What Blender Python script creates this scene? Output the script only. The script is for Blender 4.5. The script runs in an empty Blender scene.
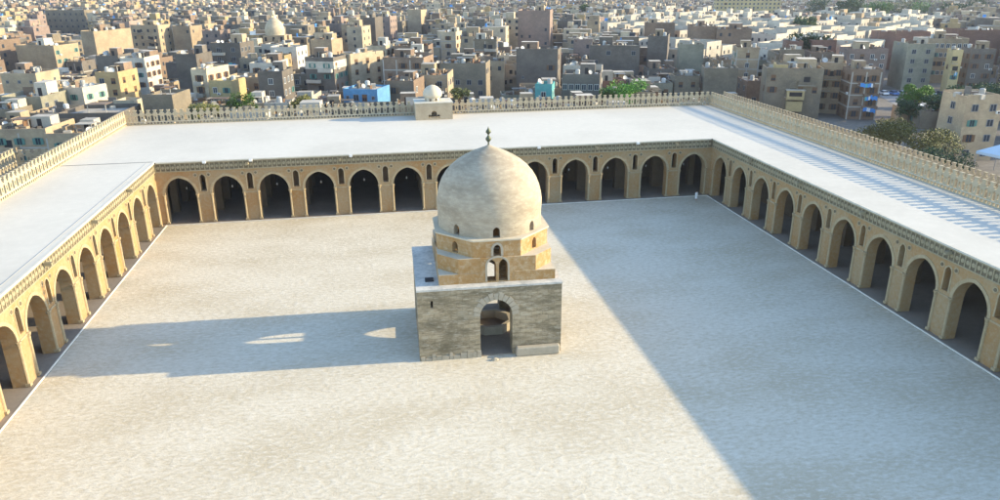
import bpy, bmesh, math, random
from mathutils import Vector, Matrix
random.seed(7)
S = bpy.context.scene
COL = S.collection
PI = math.pi

# ------------------------------------------------------------------ camera
CAM = Vector((33.74, -117.77, 35.89)); YAW, PITCH, ROLL, F = .1688, -.3516, -.0070, 736.33
FWD = Vector((math.sin(YAW)*math.cos(PITCH), math.cos(YAW)*math.cos(PITCH), math.sin(PITCH)))
_r = Vector((math.cos(YAW), -math.sin(YAW), 0)); _u = _r.cross(FWD)
RT = _r*math.cos(ROLL) + _u*math.sin(ROLL); UP = _u*math.cos(ROLL) - _r*math.sin(ROLL)
cd = bpy.data.cameras.new('camera'); cam = bpy.data.objects.new('camera', cd); COL.objects.link(cam)
cd.sensor_width = 36; cd.lens = F/1000*36; cd.clip_start = .5; cd.clip_end = 20000
m = Matrix((( RT.x, UP.x, -FWD.x, CAM.x), (RT.y, UP.y, -FWD.y, CAM.y), (RT.z, UP.z, -FWD.z, CAM.z), (0,0,0,1)))
cam.matrix_world = m; S.camera = cam

def at(px, py, z):
    """world point at height z seen at this place of the photo"""
    v = FWD + RT*((px-500)/F) + UP*((250-py)/F)
    return CAM + v*((z-CAM.z)/v.z)
def proj(p):
    v = Vector(p)-CAM; d = v.dot(FWD)
    if d < 1: return (-9999, -9999, 1)
    return (500+F*v.dot(RT)/d, 250-F*v.dot(UP)/d, d)

# ------------------------------------------------------------------ light
AZ = math.atan2(-.0506, 1.0); EL = math.radians(17.5)
sd = Vector((math.cos(EL)*math.cos(AZ), math.cos(EL)*math.sin(AZ), math.sin(EL)))
L = bpy.data.lights.new('sun', 'SUN'); L.energy = 2.8; L.angle = math.radians(.5); L.color = (1, .84, .54)
lo = bpy.data.objects.new('sun', L); COL.objects.link(lo); lo.rotation_euler = sd.to_track_quat('Z', 'Y').to_euler()
W = bpy.data.worlds.new('World'); S.world = W; W.use_nodes = True
nt = W.node_tree; sky = nt.nodes.new('ShaderNodeTexSky'); sky.sky_type = 'NISHITA'; sky.sun_disc = False
sky.sun_elevation = EL; sky.sun_rotation = PI/2 - AZ; sky.air_density = 1.0; sky.dust_density = .5; sky.ozone_density = 2.0
bg = nt.nodes['Background']; bg.inputs[1].default_value = .15; nt.links.new(sky.outputs[0], bg.inputs[0])
S.view_settings.view_transform = 'Standard'; S.view_settings.look = 'None'; S.view_settings.exposure = 1.76; S.view_settings.gamma = 1
S.cycles.max_bounces = 6; S.cycles.diffuse_bounces = 4

# ------------------------------------------------------------------ materials
def mat(name, base, dark=None, scale=.6, rough=.9, amt=.55, fine=6., fineamt=.3, bump=0., light=None, rnd=0., brick=None, stretch=(1,1,1)):
    """stone, plaster, earth: a base colour worn into a second colour by large and fine noise"""
    M = bpy.data.materials.new(name); M.use_nodes = True; t = M.node_tree; n = t.nodes; l = t.links
    b = n['Principled BSDF']; b.inputs['Roughness'].default_value = rough
    if 'Specular IOR Level' in b.inputs: b.inputs['Specular IOR Level'].default_value = .2
    tc = n.new('ShaderNodeTexCoord'); mp = n.new('ShaderNodeMapping'); mp.inputs['Scale'].default_value = stretch
    l.new(tc.outputs['Object'], mp.inputs[0]); co = mp.outputs[0]
    dark = dark or tuple(c*.55 for c in base); light = light or tuple(min(1, c*1.3) for c in base)
    def noise(sc, det, ro=.6):
        k = n.new('ShaderNodeTexNoise'); k.inputs['Scale'].default_value = sc; k.inputs['Detail'].default_value = det
        k.inputs['Roughness'].default_value = ro; l.new(co, k.inputs['Vector']); return k.outputs['Fac']
    def ramp(fac, a, c):
        r = n.new('ShaderNodeMapRange'); r.inputs[1].default_value = a; r.inputs[2].default_value = c; l.new(fac, r.inputs[0]); return r.outputs[0]
    def mix(f, a, c, mul=1.):
        x = n.new('ShaderNodeMix'); x.data_type = 'RGBA'
        q = n.new('ShaderNodeMath'); q.operation = 'MULTIPLY'; q.inputs[1].default_value = mul; l.new(f, q.inputs[0]); l.new(q.outputs[0], x.inputs[0])
        for s, v in ((6, a), (7, c)):
            if isinstance(v, tuple): x.inputs[s].default_value = (*v, 1)
            else: l.new(v, x.inputs[s])
        return x.outputs[2]
    big = noise(scale, 5); fn = noise(fine, 4, .7)
    c = mix(ramp(big, .42, .68), base, dark, amt)
    c = mix(ramp(fn, .5, .75), c, light, fineamt)
    c = mix(ramp(fn, .5, .25), c, dark, fineamt)
    if brick:
        bt = n.new('ShaderNodeTexBrick'); bt.inputs['Scale'].default_value = 1; bw, bh, ms, am, plane = brick
        bt.inputs['Brick Width'].default_value = bw; bt.inputs['Row Height'].default_value = bh; bt.inputs['Mortar Size'].default_value = ms
        bt.inputs['Color1'].default_value = (.35,.35,.35,1); bt.inputs['Color2'].default_value = (.85,.85,.85,1); bt.inputs['Mortar'].default_value = (0,0,0,1)
        sp = n.new('ShaderNodeSeparateXYZ'); l.new(tc.outputs['Object'], sp.inputs[0]); ad = n.new('ShaderNodeMath'); ad.operation = 'ADD'
        l.new(sp.outputs[0], ad.inputs[0]); l.new(sp.outputs[1], ad.inputs[1]); cb = n.new('ShaderNodeCombineXYZ')
        if plane == 'wall': l.new(ad.outputs[0], cb.inputs[0]); l.new(sp.outputs[2], cb.inputs[1])
        else: l.new(sp.outputs[0], cb.inputs[0]); l.new(sp.outputs[1], cb.inputs[1])
        l.new(cb.outputs[0], bt.inputs['Vector'])
        c = mix(ramp(bt.outputs['Color'], 1., 0.), c, dark, am)
    if rnd:
        oi = n.new('ShaderNodeObjectInfo'); hs = n.new('ShaderNodeHueSaturation')
        r = n.new('ShaderNodeMapRange'); r.inputs[3].default_value = 1-rnd; r.inputs[4].default_value = 1+rnd; l.new(oi.outputs['Random'], r.inputs[0])
        l.new(r.outputs[0], hs.inputs['Value']); l.new(c, hs.inputs['Color']); c = hs.outputs[0]
    l.new(c, b.inputs['Base Color'])
    if bump:
        bp = n.new('ShaderNodeBump'); bp.inputs['Strength'].default_value = bump; bp.inputs['Distance'].default_value = .06
        l.new(fn, bp.inputs['Height']); l.new(bp.outputs[0], b.inputs['Normal'])
    return M
def flat(name, c, rough=.7, metal=0., rnd=0.):
    M = mat(name, c, rough=rough, amt=.15, fineamt=.1, rnd=rnd); M.node_tree.nodes['Principled BSDF'].inputs['Metallic'].default_value = metal; return M

M_arc = mat('arcade_plaster', (.355,.26,.145), (.36,.18,.055), scale=.16, amt=.85, fine=2.4, fineamt=.6, bump=.35, light=(.44,.35,.225), brick=(.5,.16,.012,.22,'wall'))
M_band = mat('carved_stucco', (.40,.315,.19), (.25,.175,.09), scale=.8, fine=7, fineamt=.5, bump=.4)
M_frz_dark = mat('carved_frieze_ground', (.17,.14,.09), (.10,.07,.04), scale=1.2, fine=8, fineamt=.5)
M_frz = mat('carved_frieze_stucco', (.34,.285,.18), (.21,.18,.11), scale=.6, fine=6, fineamt=.5)
M_crest = mat('crenellation_stone', (.43,.355,.24), (.30,.24,.15), scale=.5, fine=4, fineamt=.35, bump=.2)
M_roof = mat('whitewashed_roof', (.57,.53,.455), (.47,.435,.37), scale=.07, amt=.6, fine=.9, fineamt=.22)
M_lip = mat('roof_edge_plaster', (.58,.54,.45), (.42,.37,.28), scale=.7, fine=5)
M_int = mat('shade_darkened_inner_plaster', (.16,.115,.07), (.10,.07,.045), scale=.4, fine=3)  # arcade interior's shade put into the colour, darker than the facade plaster
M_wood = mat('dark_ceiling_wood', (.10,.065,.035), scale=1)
M_court = mat('courtyard_earth', (.605,.535,.41), (.45,.37,.245), scale=.09, amt=.7, fine=1.9, fineamt=.9, bump=1.2, light=(.70,.64,.53), stretch=(.75,1.5,1))
M_walk = mat('arcade_paving', (.27,.22,.17), (.19,.155,.12), scale=.4, fine=3, brick=(.9,.6,.02,.3,'floor'))
M_kerb = mat('pale_kerb_stone', (.80,.75,.64), (.6,.54,.43), scale=1, fine=4)
M_block = mat('grey_weathered_masonry', (.42,.335,.215), (.15,.125,.08), scale=.34, amt=.95, fine=1.6, fineamt=.95, bump=.9, light=(.50,.45,.35), brick=(1.15,.47,.035,.5,'wall'), stretch=(.8,.8,2.6))
M_vous = mat('pale_voussoir_stone', (.40,.345,.26), (.30,.27,.20), scale=1.2, fine=4, bump=.3)
M_sup = mat('ochre_brick', (.42,.285,.15), (.34,.18,.055), scale=.6, amt=.85, fine=2.2, fineamt=.85, bump=.5, light=(.52,.43,.29), brick=(.5,.17,.02,.3,'wall'))
M_dome = mat('dome_plaster', (.41,.35,.265), (.28,.23,.165), scale=.32, amt=.8, fine=1.4, fineamt=.65, bump=.5, light=(.56,.48,.35), stretch=(1,1,2.5), brick=(1.1,.42,.03,.16,'wall'))
M_deck = mat('fountain_deck', (.55,.52,.46), (.24,.24,.22), scale=.7, fine=2.5, fineamt=.5, bump=.4)
M_ledge = mat('ledge_plaster', (.54,.47,.35), (.45,.38,.27), scale=.9, fine=4)
M_dark = flat('dark_opening', (.03,.028,.03), .8)
M_bronze = flat('green_bronze', (.10,.11,.07), .5, .4)
M_metal = flat('grey_metal', (.35,.35,.36), .5, .3)
M_white = flat('white_paint', (.78,.77,.73), .6)
M_kdome = mat('whitewashed_dome', (.54,.47,.36), (.5,.43,.33), scale=.8, fine=3)
M_street = mat('dusty_street', (.20,.175,.145), (.11,.10,.09), scale=.05, amt=.7, fine=.6, fineamt=.5, light=(.32,.28,.23))
M_asph = mat('car_park_asphalt', (.30,.28,.26), (.2,.19,.18), scale=.2, fine=2)

# ------------------------------------------------------------------ mesh helpers
class MB:
    def __init__(s): s.v = []; s.f = []; s.m = []
    def face(s, pts, mi=0):
        i = len(s.v); s.v += [tuple(p) for p in pts]; s.f.append(tuple(range(i, i+len(pts)))); s.m.append(mi)
    def box(s, c, d, mi=0, rz=0., bottom=True, top_mi=None):
        x, y, z = c; a, b, h = d[0]/2, d[1]/2, d[2]; cs, sn = math.cos(rz), math.sin(rz)
        P = [(x+cs*u-sn*w, y+sn*u+cs*w) for u, w in ((-a,-b),(a,-b),(a,b),(-a,b))]
        i = len(s.v); s.v += [(p[0], p[1], z) for p in P] + [(p[0], p[1], z+h) for p in P]
        fs = [(i,i+1,i+5,i+4),(i+1,i+2,i+6,i+5),(i+2,i+3,i+7,i+6),(i+3,i,i+4,i+7),(i+4,i+5,i+6,i+7)]
        ms = [mi]*4+[mi if top_mi is None else top_mi]
        if bottom: fs.append((i+3,i+2,i+1,i)); ms.append(mi)
        s.f += fs; s.m += ms
    def prism(s, poly, z0, z1, mi=0, top=None):
        n = len(poly)
        for k in range(n):
            a, b = poly[k], poly[(k+1)%n]; s.face([(a[0],a[1],z0),(b[0],b[1],z0),(b[0],b[1],z1),(a[0],a[1],z1)], mi)
        s.face([(p[0],p[1],z1) for p in poly], mi if top is None else top); s.face([(p[0],p[1],z0) for p in reversed(poly)], mi)
    def ringstrip(s, outer, inner, z0, z1, mi=0, top=None, closed=False):
        """solid between an outer and an inner outline with the same number of points"""
        n = len(outer); rng = range(n if closed else n-1); t = mi if top is None else top
        for k in rng:
            a, b, c, d = outer[k], outer[(k+1)%n], inner[(k+1)%n], inner[k]
            s.face([(*a,z0),(*b,z0),(*b,z1),(*a,z1)], mi); s.face([(*d,z1),(*c,z1),(*c,z0),(*d,z0)], mi)
            s.face([(*a,z1),(*b,z1),(*c,z1),(*d,z1)], t); s.face([(*d,z0),(*c,z0),(*b,z0),(*a,z0)], mi)
        if not closed:
            for k in (0, n-1): s.face([(*outer[k],z0),(*inner[k],z0),(*inner[k],z1),(*outer[k],z1)], mi)
    def lathe(s, prof, c=(0,0), n=32, mi=0):
        """prof: (radius, z)"""
        i0 = len(s.v)
        for r, z in prof:
            for k in range(n):
                a = 2*PI*k/n; s.v.append((c[0]+r*math.cos(a), c[1]+r*math.sin(a), z))
        for j in range(len(prof)-1):
            for k in range(n):
                a = i0+j*n+k; b = i0+j*n+(k+1)%n; s.f.append((a, b, b+n, a+n)); s.m.append(mi)
    def tube(s, p, q, r, n=6, mi=0, r2=None):
        p, q = Vector(p), Vector(q); d = (q-p).normalized(); x = d.orthogonal().normalized(); y = d.cross(x); r2 = r if r2 is None else r2
        i = len(s.v)
        for P, R in ((p, r), (q, r2)):
            for k in range(n): s.v.append(tuple(P+(x*math.cos(2*PI*k/n)+y*math.sin(2*PI*k/n))*R))
        for k in range(n): s.f.append((i+k, i+(k+1)%n, i+n+(k+1)%n, i+n+k)); s.m.append(mi)
        s.f.append(tuple(range(i+n, i+2*n))); s.m.append(mi); s.f.append(tuple(reversed(range(i, i+n)))); s.m.append(mi)
    def mesh(s, name, mats, smooth=False, merge=False):
        me = bpy.data.meshes.new(name); me.from_pydata(s.v, [], s.f)
        for M in (mats if isinstance(mats, (list, tuple)) else [mats]): me.materials.append(M)
        me.polygons.foreach_set('material_index', s.m)
        if merge or smooth:
            bm = bmesh.new(); bm.from_mesh(me); bmesh.ops.remove_doubles(bm, verts=bm.verts, dist=.0008)
            bmesh.ops.recalc_face_normals(bm, faces=bm.faces); bm.to_mesh(me); bm.free()
        if smooth: me.polygons.foreach_set('use_smooth', [True]*len(me.polygons))
        me.update(); return me
    def build(s, name, mats, parent=None, smooth=False, merge=True, loc=None, rz=None):
        return put(name, s.mesh(name, mats, smooth, merge), parent, loc, rz)
def put(name, me, parent=None, loc=None, rz=None, scale=None):
    o = bpy.data.objects.new(name, me); COL.objects.link(o)
    if parent: o.parent = parent
    if loc is not None: o.location = loc
    if rz is not None: o.rotation_euler = (0, 0, rz)
    if scale is not None: o.scale = scale
    return o
def tag(o, label=None, cat=None, group=None, kind=None):
    if label: o['label'] = label
    if cat: o['category'] = cat
    if group: o['group'] = group
    if kind: o['kind'] = kind
    return o
def thing(name, label, cat, loc=(0,0,0), rz=0, group=None):
    o = put(name, None, None, loc, rz); return tag(o, label, cat, group)

def archz(op, u):
    cx, w, zb, zs, za = op; a = w/2; x = min(abs(u-cx), a); h = za-zs
    if h < a:   return zs + h*math.sqrt(max(0, 1-(x/a)**2))
    c = (h*h-a*a)/(2*a); R = a+c
    return zs + math.sqrt(max(0, R*R-(x+c)**2))
def arch_wall(mb, u0, u1, z0, ztop, th, ops, mp, seg=7, mi=0, step=None, mi_rev=None, cap=True):
    """a wall in strips with pointed openings (centre, width, sill, spring, apex) cut right through; mp maps (along, depth, height) to the world"""
    mi_rev = mi if mi_rev is None else mi_rev
    tops = ztop if isinstance(ztop, list) else [(u0, u1, ztop)]
    xs = {round(u0,4), round(u1,4)}
    for a, b, _ in tops: xs |= {round(a,4), round(b,4)}
    for cx, w, *_ in ops:
        for k in range(-seg, seg+1): xs.add(round(cx + w/2*math.sin(k/seg*PI/2), 4))
    if step:
        k = u0
        while k < u1: xs.add(round(k,4)); k += step
    xs = sorted(x for x in xs if u0-1e-6 <= x <= u1+1e-6)
    def top(u):
        for a, b, z in tops:
            if a-1e-6 <= u <= b+1e-6: return z
        return tops[-1][2]
    def q(a, b, za0, zb0, za1, zb1):
        mb.face([mp(a,0,za0), mp(b,0,zb0), mp(b,0,zb1), mp(a,0,za1)], mi)
        mb.face([mp(b,th,zb0), mp(a,th,za0), mp(a,th,za1), mp(b,th,zb1)], mi)
    last = None
    for a, b in zip(xs, xs[1:]):
        if b-a < 1e-4: continue
        mid = (a+b)/2; ca = cb = z0; zt = top(mid)
        for op in sorted((o for o in ops if abs(mid-o[0]) < o[1]/2), key=lambda o: o[2]):
            zb = op[2]
            if zb > z0+1e-4:
                q(a, b, ca, cb, zb, zb); mb.face([mp(a,0,zb), mp(b,0,zb), mp(b,th,zb), mp(a,th,zb)], mi_rev)
            ca, cb = archz(op, a), archz(op, b)
            mb.face([mp(a,th,ca), mp(b,th,cb), mp(b,0,cb), mp(a,0,ca)], mi_rev)
        q(a, b, ca, cb, zt, zt)
        if cap: mb.face([mp(a,0,zt), mp(b,0,zt), mp(b,th,zt), mp(a,th,zt)], mi)
        if last is not None and abs(last-zt) > 1e-4: mb.face([mp(a,0,last), mp(a,th,last), mp(a,th,zt), mp(a,0,zt)], mi)
        last = zt
    for cx, w, zb, zs, za in ops:
        for sgn in (-1, 1):
            u = cx+sgn*w/2
            if u0-1e-6 < u < u1+1e-6 and zs > zb: mb.face([mp(u,0,zb), mp(u,th,zb), mp(u,th,zs), mp(u,0,zs)], mi_rev)
    for u in (u0, u1): mb.face([mp(u,0,z0), mp(u,th,z0), mp(u,th,top(u)), mp(u,0,top(u))], mi)
def arch_band(mb, op, bw, pr, mp, mi=0, seg=8, legs=True):
    cx, w, zb, zs, za = op; P = []
    if legs: P.append((cx-w/2, zb))
    for k in range(-seg, seg+1):
        u = cx + w/2*math.sin(k/seg*PI/2); P.append((u, archz(op, u)))
    if legs: P.append((cx+w/2, zb))
    O = []
    for i, p in enumerate(P):
        a = P[max(0,i-1)]; b = P[min(len(P)-1,i+1)]; dx, dz = b[0]-a[0], b[1]-a[1]; l = math.hypot(dx, dz) or 1
        O.append((p[0]-dz/l*bw, p[1]+dx/l*bw))
    for i in range(len(P)-1):
        a, b, c, d = P[i], P[i+1], O[i+1], O[i]
        mb.face([mp(a[0],-pr,a[1]), mp(b[0],-pr,b[1]), mp(c[0],-pr,c[1]), mp(d[0],-pr,d[1])], mi)
        mb.face([mp(d[0],-pr,d[1]), mp(c[0],-pr,c[1]), mp(c[0],0,c[1]), mp(d[0],0,d[1])], mi)
        mb.face([mp(b[0],-pr,b[1]), mp(a[0],-pr,a[1]), mp(a[0],0,a[1]), mp(b[0],0,b[1])], mi)
def disc(mb, u, z, r, pr, mp, mi=0, n=10):
    C = [(u+r*math.cos(2*PI*k/n), z+r*math.sin(2*PI*k/n)) for k in range(n)]
    mb.face([mp(a,-pr,b) for a, b in C], mi)
    for k in range(n):
        a, b = C[k], C[(k+1)%n]; mb.face([mp(a[0],-pr,a[1]), mp(b[0],-pr,b[1]), mp(b[0],0,b[1]), mp(a[0],0,a[1])], mi)
def bar(mb, u0, u1, z0, z1, v0, v1, mp, mi=0):
    c = [mp(u,v,z) for z in (z0,z1) for v in (v0,v1) for u in (u0,u1)]
    for f in ((0,1,5,4),(1,3,7,5),(3,2,6,7),(2,0,4,6),(4,5,7,6),(2,3,1,0)): mb.face([c[i] for i in f], mi)

# ------------------------------------------------------------------ mosque
WD, BACK, XL, XR, H = 91.3, 33.57, -13.13, 106.04, 10.0
YN = -93.0
AW, SP, AP = 4.59, 4.75, 7.42
def bays(n, e, p): return [(e+i*p+AW/2, AW, 0., SP, AP) for i in range(n)]
def ceil_mat(): return M_wood
MP = {'far': lambda u, v, z: (u, v, z), 'left': lambda u, v, z: (-v, -u, z), 'right': lambda u, v, z: (WD+v, -u, z)}

def column_mesh():
    mb = MB(); mb.box((0,0,0), (.46,.46,.3)); mb.lathe([(.17,.3),(.165,3.95)], n=8); mb.lathe([(.17,3.95),(.19,4.05),(.17,4.15),(.29,4.5),(.29,4.62)], n=8)
    mb.face([(.29*math.cos(k*PI/4), .29*math.sin(k*PI/4), 4.62) for k in range(8)]); return mb.mesh('engaged_column', M_band, merge=True)
COLM = column_mesh()
def lamp_mesh():
    mb = MB(); mb.tube((0,0,0), (0,0,2.6), .012, 4, 1); mb.lathe([(.02,0),(.09,-.06),(.12,-.22),(.06,-.38),(.02,-.42)], n=8, mi=0); return mb.mesh('hanging_lantern', [M_white, M_dark], merge=True)
LAMPM = lamp_mesh()

def arcade(key, n, e, p, length, depths, root):
    mp = MP[key]; ops = bays(n, e, p); wins = []
    for i in range(n+1):
        u = e+i*p-(p-AW)/2
        if .6 < u < length-.6 and 0 < i < n: wins.append((u, .86, 5.15, 7.25, 7.8))
    mb = MB(); arch_wall(mb, 0, length, 0, 9.826, 1.35, ops+wins, mp); mb.build('facade_wall', M_arc, root)
    mb = MB()
    for op in ops:
        arch_band(mb, (op[0], op[1], SP-.15, SP, AP), .38, .06, mp, legs=False)
        bar(mb, op[0]-AW/2-(p-AW)+.02, op[0]-AW/2-.02, SP-.2, SP-.02, -.07, 0, mp) if op[0]-AW/2-(p-AW) > 0 else None
    mb.build('carved_arch_band', M_band, root)
    for w in wins:
        mb = MB(); arch_band(mb, w, .17, .05, mp, seg=4); mb.build('window_surround', M_band, root)
        for s in (-1, 1):
            mb = MB(); disc(mb, w[0]+s*.98, 7.75, .34, .045, mp); disc(mb, w[0]+s*.98, 7.75, .19, .09, mp, 1)
            mb.build('rosette', [M_band, M_frz_dark], root)
    # frieze under the roof edge
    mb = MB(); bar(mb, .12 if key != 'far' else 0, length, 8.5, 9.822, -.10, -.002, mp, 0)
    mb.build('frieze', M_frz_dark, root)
    mb = MB(); st = .12
    bar(mb, 0, length, 8.42, 8.56, -.20, -.102, mp); bar(mb, 0, length, 9.66, 9.82, -.20, -.102, mp)
    k = .3
    while k < length-.3:
        bar(mb, k-.07, k+.07, 8.565, 9.655, -.18, -.102, mp); disc(mb, k+.36, 9.11, .24, .155, mp, 0, 8); k += .72
    mb.build('frieze_carving', M_frz, root)
    for op in ops:
        for s in (-1, 1):
            u = op[0]+s*(AW/2+.16)
            put('engaged_column', COLM, root, mp(u, -.02, .14))
    # inner rows of arches
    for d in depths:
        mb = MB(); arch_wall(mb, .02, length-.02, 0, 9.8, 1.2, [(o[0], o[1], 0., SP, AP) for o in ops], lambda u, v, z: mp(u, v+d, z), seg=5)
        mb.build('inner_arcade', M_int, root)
    # water spouts
    for i in range(n+1):
        u = e+i*p-(p-AW)/2
        if i % 2 == 0 and 1 < u < length-1:
            mb = MB(); bar(mb, u-.18, u+.18, 9.2, 9.45, -.95, -.2, mp); bar(mb, u-.18, u-.08, 9.46, 9.56, -.95, -.2, mp); bar(mb, u+.08, u+.18, 9.46, 9.56, -.95, -.2, mp)
            mb.build('water_spout', M_frz, root)

def crest(mb, u0, u1, mp, z, cap=True):
    n = max(1, round((u1-u0)/1.22)); p = (u1-u0)/n; ops = []; tops = []
    for i in range(n):
        c = u0+(i+.5)*p
        ops += [(c-.3, .34, z+.14, z+.4, z+.52), (c+.3, .34, z+.14, z+.4, z+.52)]
        ops += [(c, .26, z+1.0, z+1.45, z+1.66)]
        if i: ops.append((u0+i*p, .5, z+.70, z+1.6, z+1.88))
        tops += [(u0+i*p, c-.42, z+2.08), (c-.42, c-.24, z+2.32), (c-.24, c+.24, z+2.74), (c+.24, c+.42, z+2.32), (c+.42, u0+(i+1)*p, z+2.08)]
    arch_wall(mb, u0, u1, z, tops, .27, ops, mp, seg=2)
    for i in range(n): # little capstones
        c = u0+(i+.5)*p; bar(mb, c-.32, c+.32, z+2.742, z+2.86, -.06, .33, mp)

def outer_wall(name, label, u0, u1, mp, h, th=1.2, wins=True, grp='crenellated walls round the mosque'):
    root = thing(name, label, 'wall', mp((u0+u1)/2, 0, 0), 0, grp); base = Vector(root.location)
    mpl = lambda u, v, z: tuple(Vector(mp(u, v, z))-base)
    ops = []
    if wins:
        k = u0+4
        while k < u1-4: ops.append((k, 1.0, 5.6, 7.2, 7.8)); k += 6.98
    mb = MB(); arch_wall(mb, u0, u1, 0, h, th, ops, mpl, seg=3); mb.build('wall_body', M_crest, root)
    mb = MB(); crest(mb, u0, u1, mpl, h+.002); mb.build('cresting', M_crest, root)
    mb = MB(); bar(mb, u0, u1, h+.56, h+.62, -.07, -.002, mpl); mb.build('moulding', M_lip, root)
    return root

def arcade_root(name, label): return thing(name, label, 'arcade', (0,0,0), 0, 'arcades round the courtyard')
rf = arcade_root('arcade', 'long brick arcade of thirteen pointed arches closing the far end of the courtyard')
arcade('far', 13, 1.057, 7.05, WD, (6.6, 13.2, 19.8, 26.4), rf)
rl = arcade_root('arcade', 'sunlit yellow arcade of pointed arches along the left side of the courtyard')
arcade('left', 13, 1.368, 6.976, -YN, (6.6,), rl)
rr = arcade_root('arcade', 'shaded grey-brown arcade of pointed arches along the right side of the courtyard')
arcade('right', 13, 1.368, 6.976, -YN, (6.9,), rr)
# roofs (2 cm proud edge plaster round the court)
def slab(x0, x1, y0, y1, z0, z1, name, M, root, under=None):
    mb = MB(); mb.box(((x0+x1)/2, (y0+y1)/2, z0), (x1-x0, y1-y0, z1-z0), 1 if under else 0, top_mi=0)
    return mb.build(name, [M, under] if under else M, root)
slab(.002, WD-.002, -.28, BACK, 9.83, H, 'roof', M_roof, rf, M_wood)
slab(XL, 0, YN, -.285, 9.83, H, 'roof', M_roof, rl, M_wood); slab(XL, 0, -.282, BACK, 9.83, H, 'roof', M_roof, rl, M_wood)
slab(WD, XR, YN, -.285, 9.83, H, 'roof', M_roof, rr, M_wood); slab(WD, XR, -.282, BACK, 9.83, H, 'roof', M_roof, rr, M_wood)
for key, root, a, b in (('far', rf, .5, WD-.5), ('left', rl, .3, -YN), ('right', rr, .3, -YN)):
    mp = MP[key]; mb = MB(); bar(mb, a, b, 9.84, 10.03, -.3, -.003 if key != 'far' else -.283, mp); mb.build('roof_edge', M_lip, root)
    continue
    mb = MB(); bar(mb, a, b, H+.003, H+.09, .55 if key != 'far' else .4, .64 if key != 'far' else .49, mp); mb.build('roof_kerb', M_roof, root)
mb = MB(); mb.box((XL/2, .3, H), (-XL-.1, .1, .07)); mb.build('roof_joint', mat('roof_joint_tar', (.3,.29,.27)), rl)
mb = MB(); mb.tube((-.75, -.6, H+.03), (-.75, YN, H+.03), .028); mb.build('roof_pipe', M_metal, rl)

outer_wall('crenellated_wall', 'pale openwork crenellated wall along the far edge of the white roof', XL, XR, lambda u, v, z: (u, BACK+.003+v, z), H)
outer_wall('crenellated_wall', 'sunlit yellow crenellated wall along the left edge of the roof', -BACK, -YN, lambda u, v, z: (XL-.003-v, -u, z), H)
outer_wall('crenellated_wall', 'grey openwork crenellated wall along the right edge of the roof casting toothed shadows', -BACK, -YN, lambda u, v, z: (XR+.003+v, -u, z), H, wins=False)
outer_wall('boundary_wall', 'lower outer crenellated wall behind the right roof, beside the spreading tree', -56, 70, lambda u, v, z: (120+v, -u, z), 6.6, wins=False, grp='lower outer walls')
outer_wall('boundary_wall', 'short stretch of lower crenellated wall outside the left edge of the mosque', -18.6, 60, lambda u, v, z: (-27.2-v, -u, z), 6.6, wins=False, grp='lower outer walls')
outer_wall('boundary_wall', 'dark cross wall with crenels joining the lower outer wall at the left', -27, -14.5, lambda u, v, z: (u, 18.7+v, z), 6.2, wins=False, grp='lower outer walls')

# lamps hanging in the arches and floodlights on the frieze
for key, n, e, p, words in (('far', 13, 1.057, 7.05, 'far'), ('right', 9, 1.368, 6.976, 'right')):
    for i in range(n):
        c = e+i*p+AW/2; o = put('hanging_lantern', LAMPM, None, MP[key](c, 4.0, 4.9))
        nth = ['first','second','third','fourth','fifth','sixth','seventh','eighth','ninth','tenth','eleventh','twelfth','thirteenth'][i]
        tag(o, 'small white lantern hanging inside the %s arch from the %s corner of the %s arcade' % (nth, 'left' if key == 'far' else 'far', words), 'lantern', 'lanterns hanging in the arcades')
for k, (u, key) in enumerate(((7.6, 'far'), (14.5, 'far'), (29.8, 'far'), (60.4, 'far'), (77.5, 'far'))):
    r = thing('floodlight', 'small white floodlight on the frieze of the far arcade, %s from the left' % ['first','second','third','fourth','fifth'][k], 'floodlight', (u, -.2, 9.58), 0, 'floodlights on the far arcade')
    mb = MB(); mb.tube((0,-.2,-.1), (0,-.32,.14), .03); mb.build('bracket', M_metal, r)
    mb = MB(); mb.box((0,-.38,.1), (.5,.3,.34)); mb.build('lamp_head', M_white, r)

# mihrab kiosk on the far roof
kr = thing('roof_kiosk', 'square stone kiosk with a small white dome standing on the far roof', 'kiosk', (45.6, 30.6, H))
kw = 7.3; kd = 5.4
def kmp(side):
    a, b = kw/2, kd/2
    return {'f': lambda u, v, z: (u, -b+v, z), 'b': lambda u, v, z: (-u, b-v, z), 'l': lambda u, v, z: (-a+v, u, z), 'r': lambda u, v, z: (a-v, -u, z)}[side]
mb = MB()
tre = [(0, 1.0, 0.0, 1.0, 1.45)]
arch_wall(mb, -kw/2, kw/2, 0, 3.25, .45, [(0, 1.1, .45, 1.2, 1.75), (-.85, .6, .35, .7, 1.05), (.85, .6, .35, .7, 1.05)], kmp('f'), seg=4)
arch_wall(mb, -kw/2, kw/2, 0, 3.25, .45, [(0, 1.6, .4, 1.1, 1.8)], kmp('b'), seg=4)
for s in 'lr': arch_wall(mb, -kd/2+.46, kd/2-.46, 0, 3.25, .45, [(0, 1.3, .4, 1.3, 1.9)], kmp(s), seg=4)
mb.build('kiosk_wall', mat('kiosk_stone', (.42,.34,.235), (.30,.23,.15), scale=.7, fine=3), kr)
mb = MB(); mb.box((0,0,3.252), (kw+.2, kd+.2, .16)); mb.build('kiosk_roof', M_lip, kr)
mb = MB()
arch_wall(mb, 0, 2*PI*1.55, 3.415, 4.15, .3, [(2*PI*1.55*(k+.5)/8, .5, 3.45, 3.8, 4.0) for k in range(8)], lambda u, v, z: ((1.55-v)*math.cos(u/1.55), (1.55-v)*math.sin(u/1.55), z), seg=2, step=.3)
mb.build('drum', M_kdome, kr)
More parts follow.
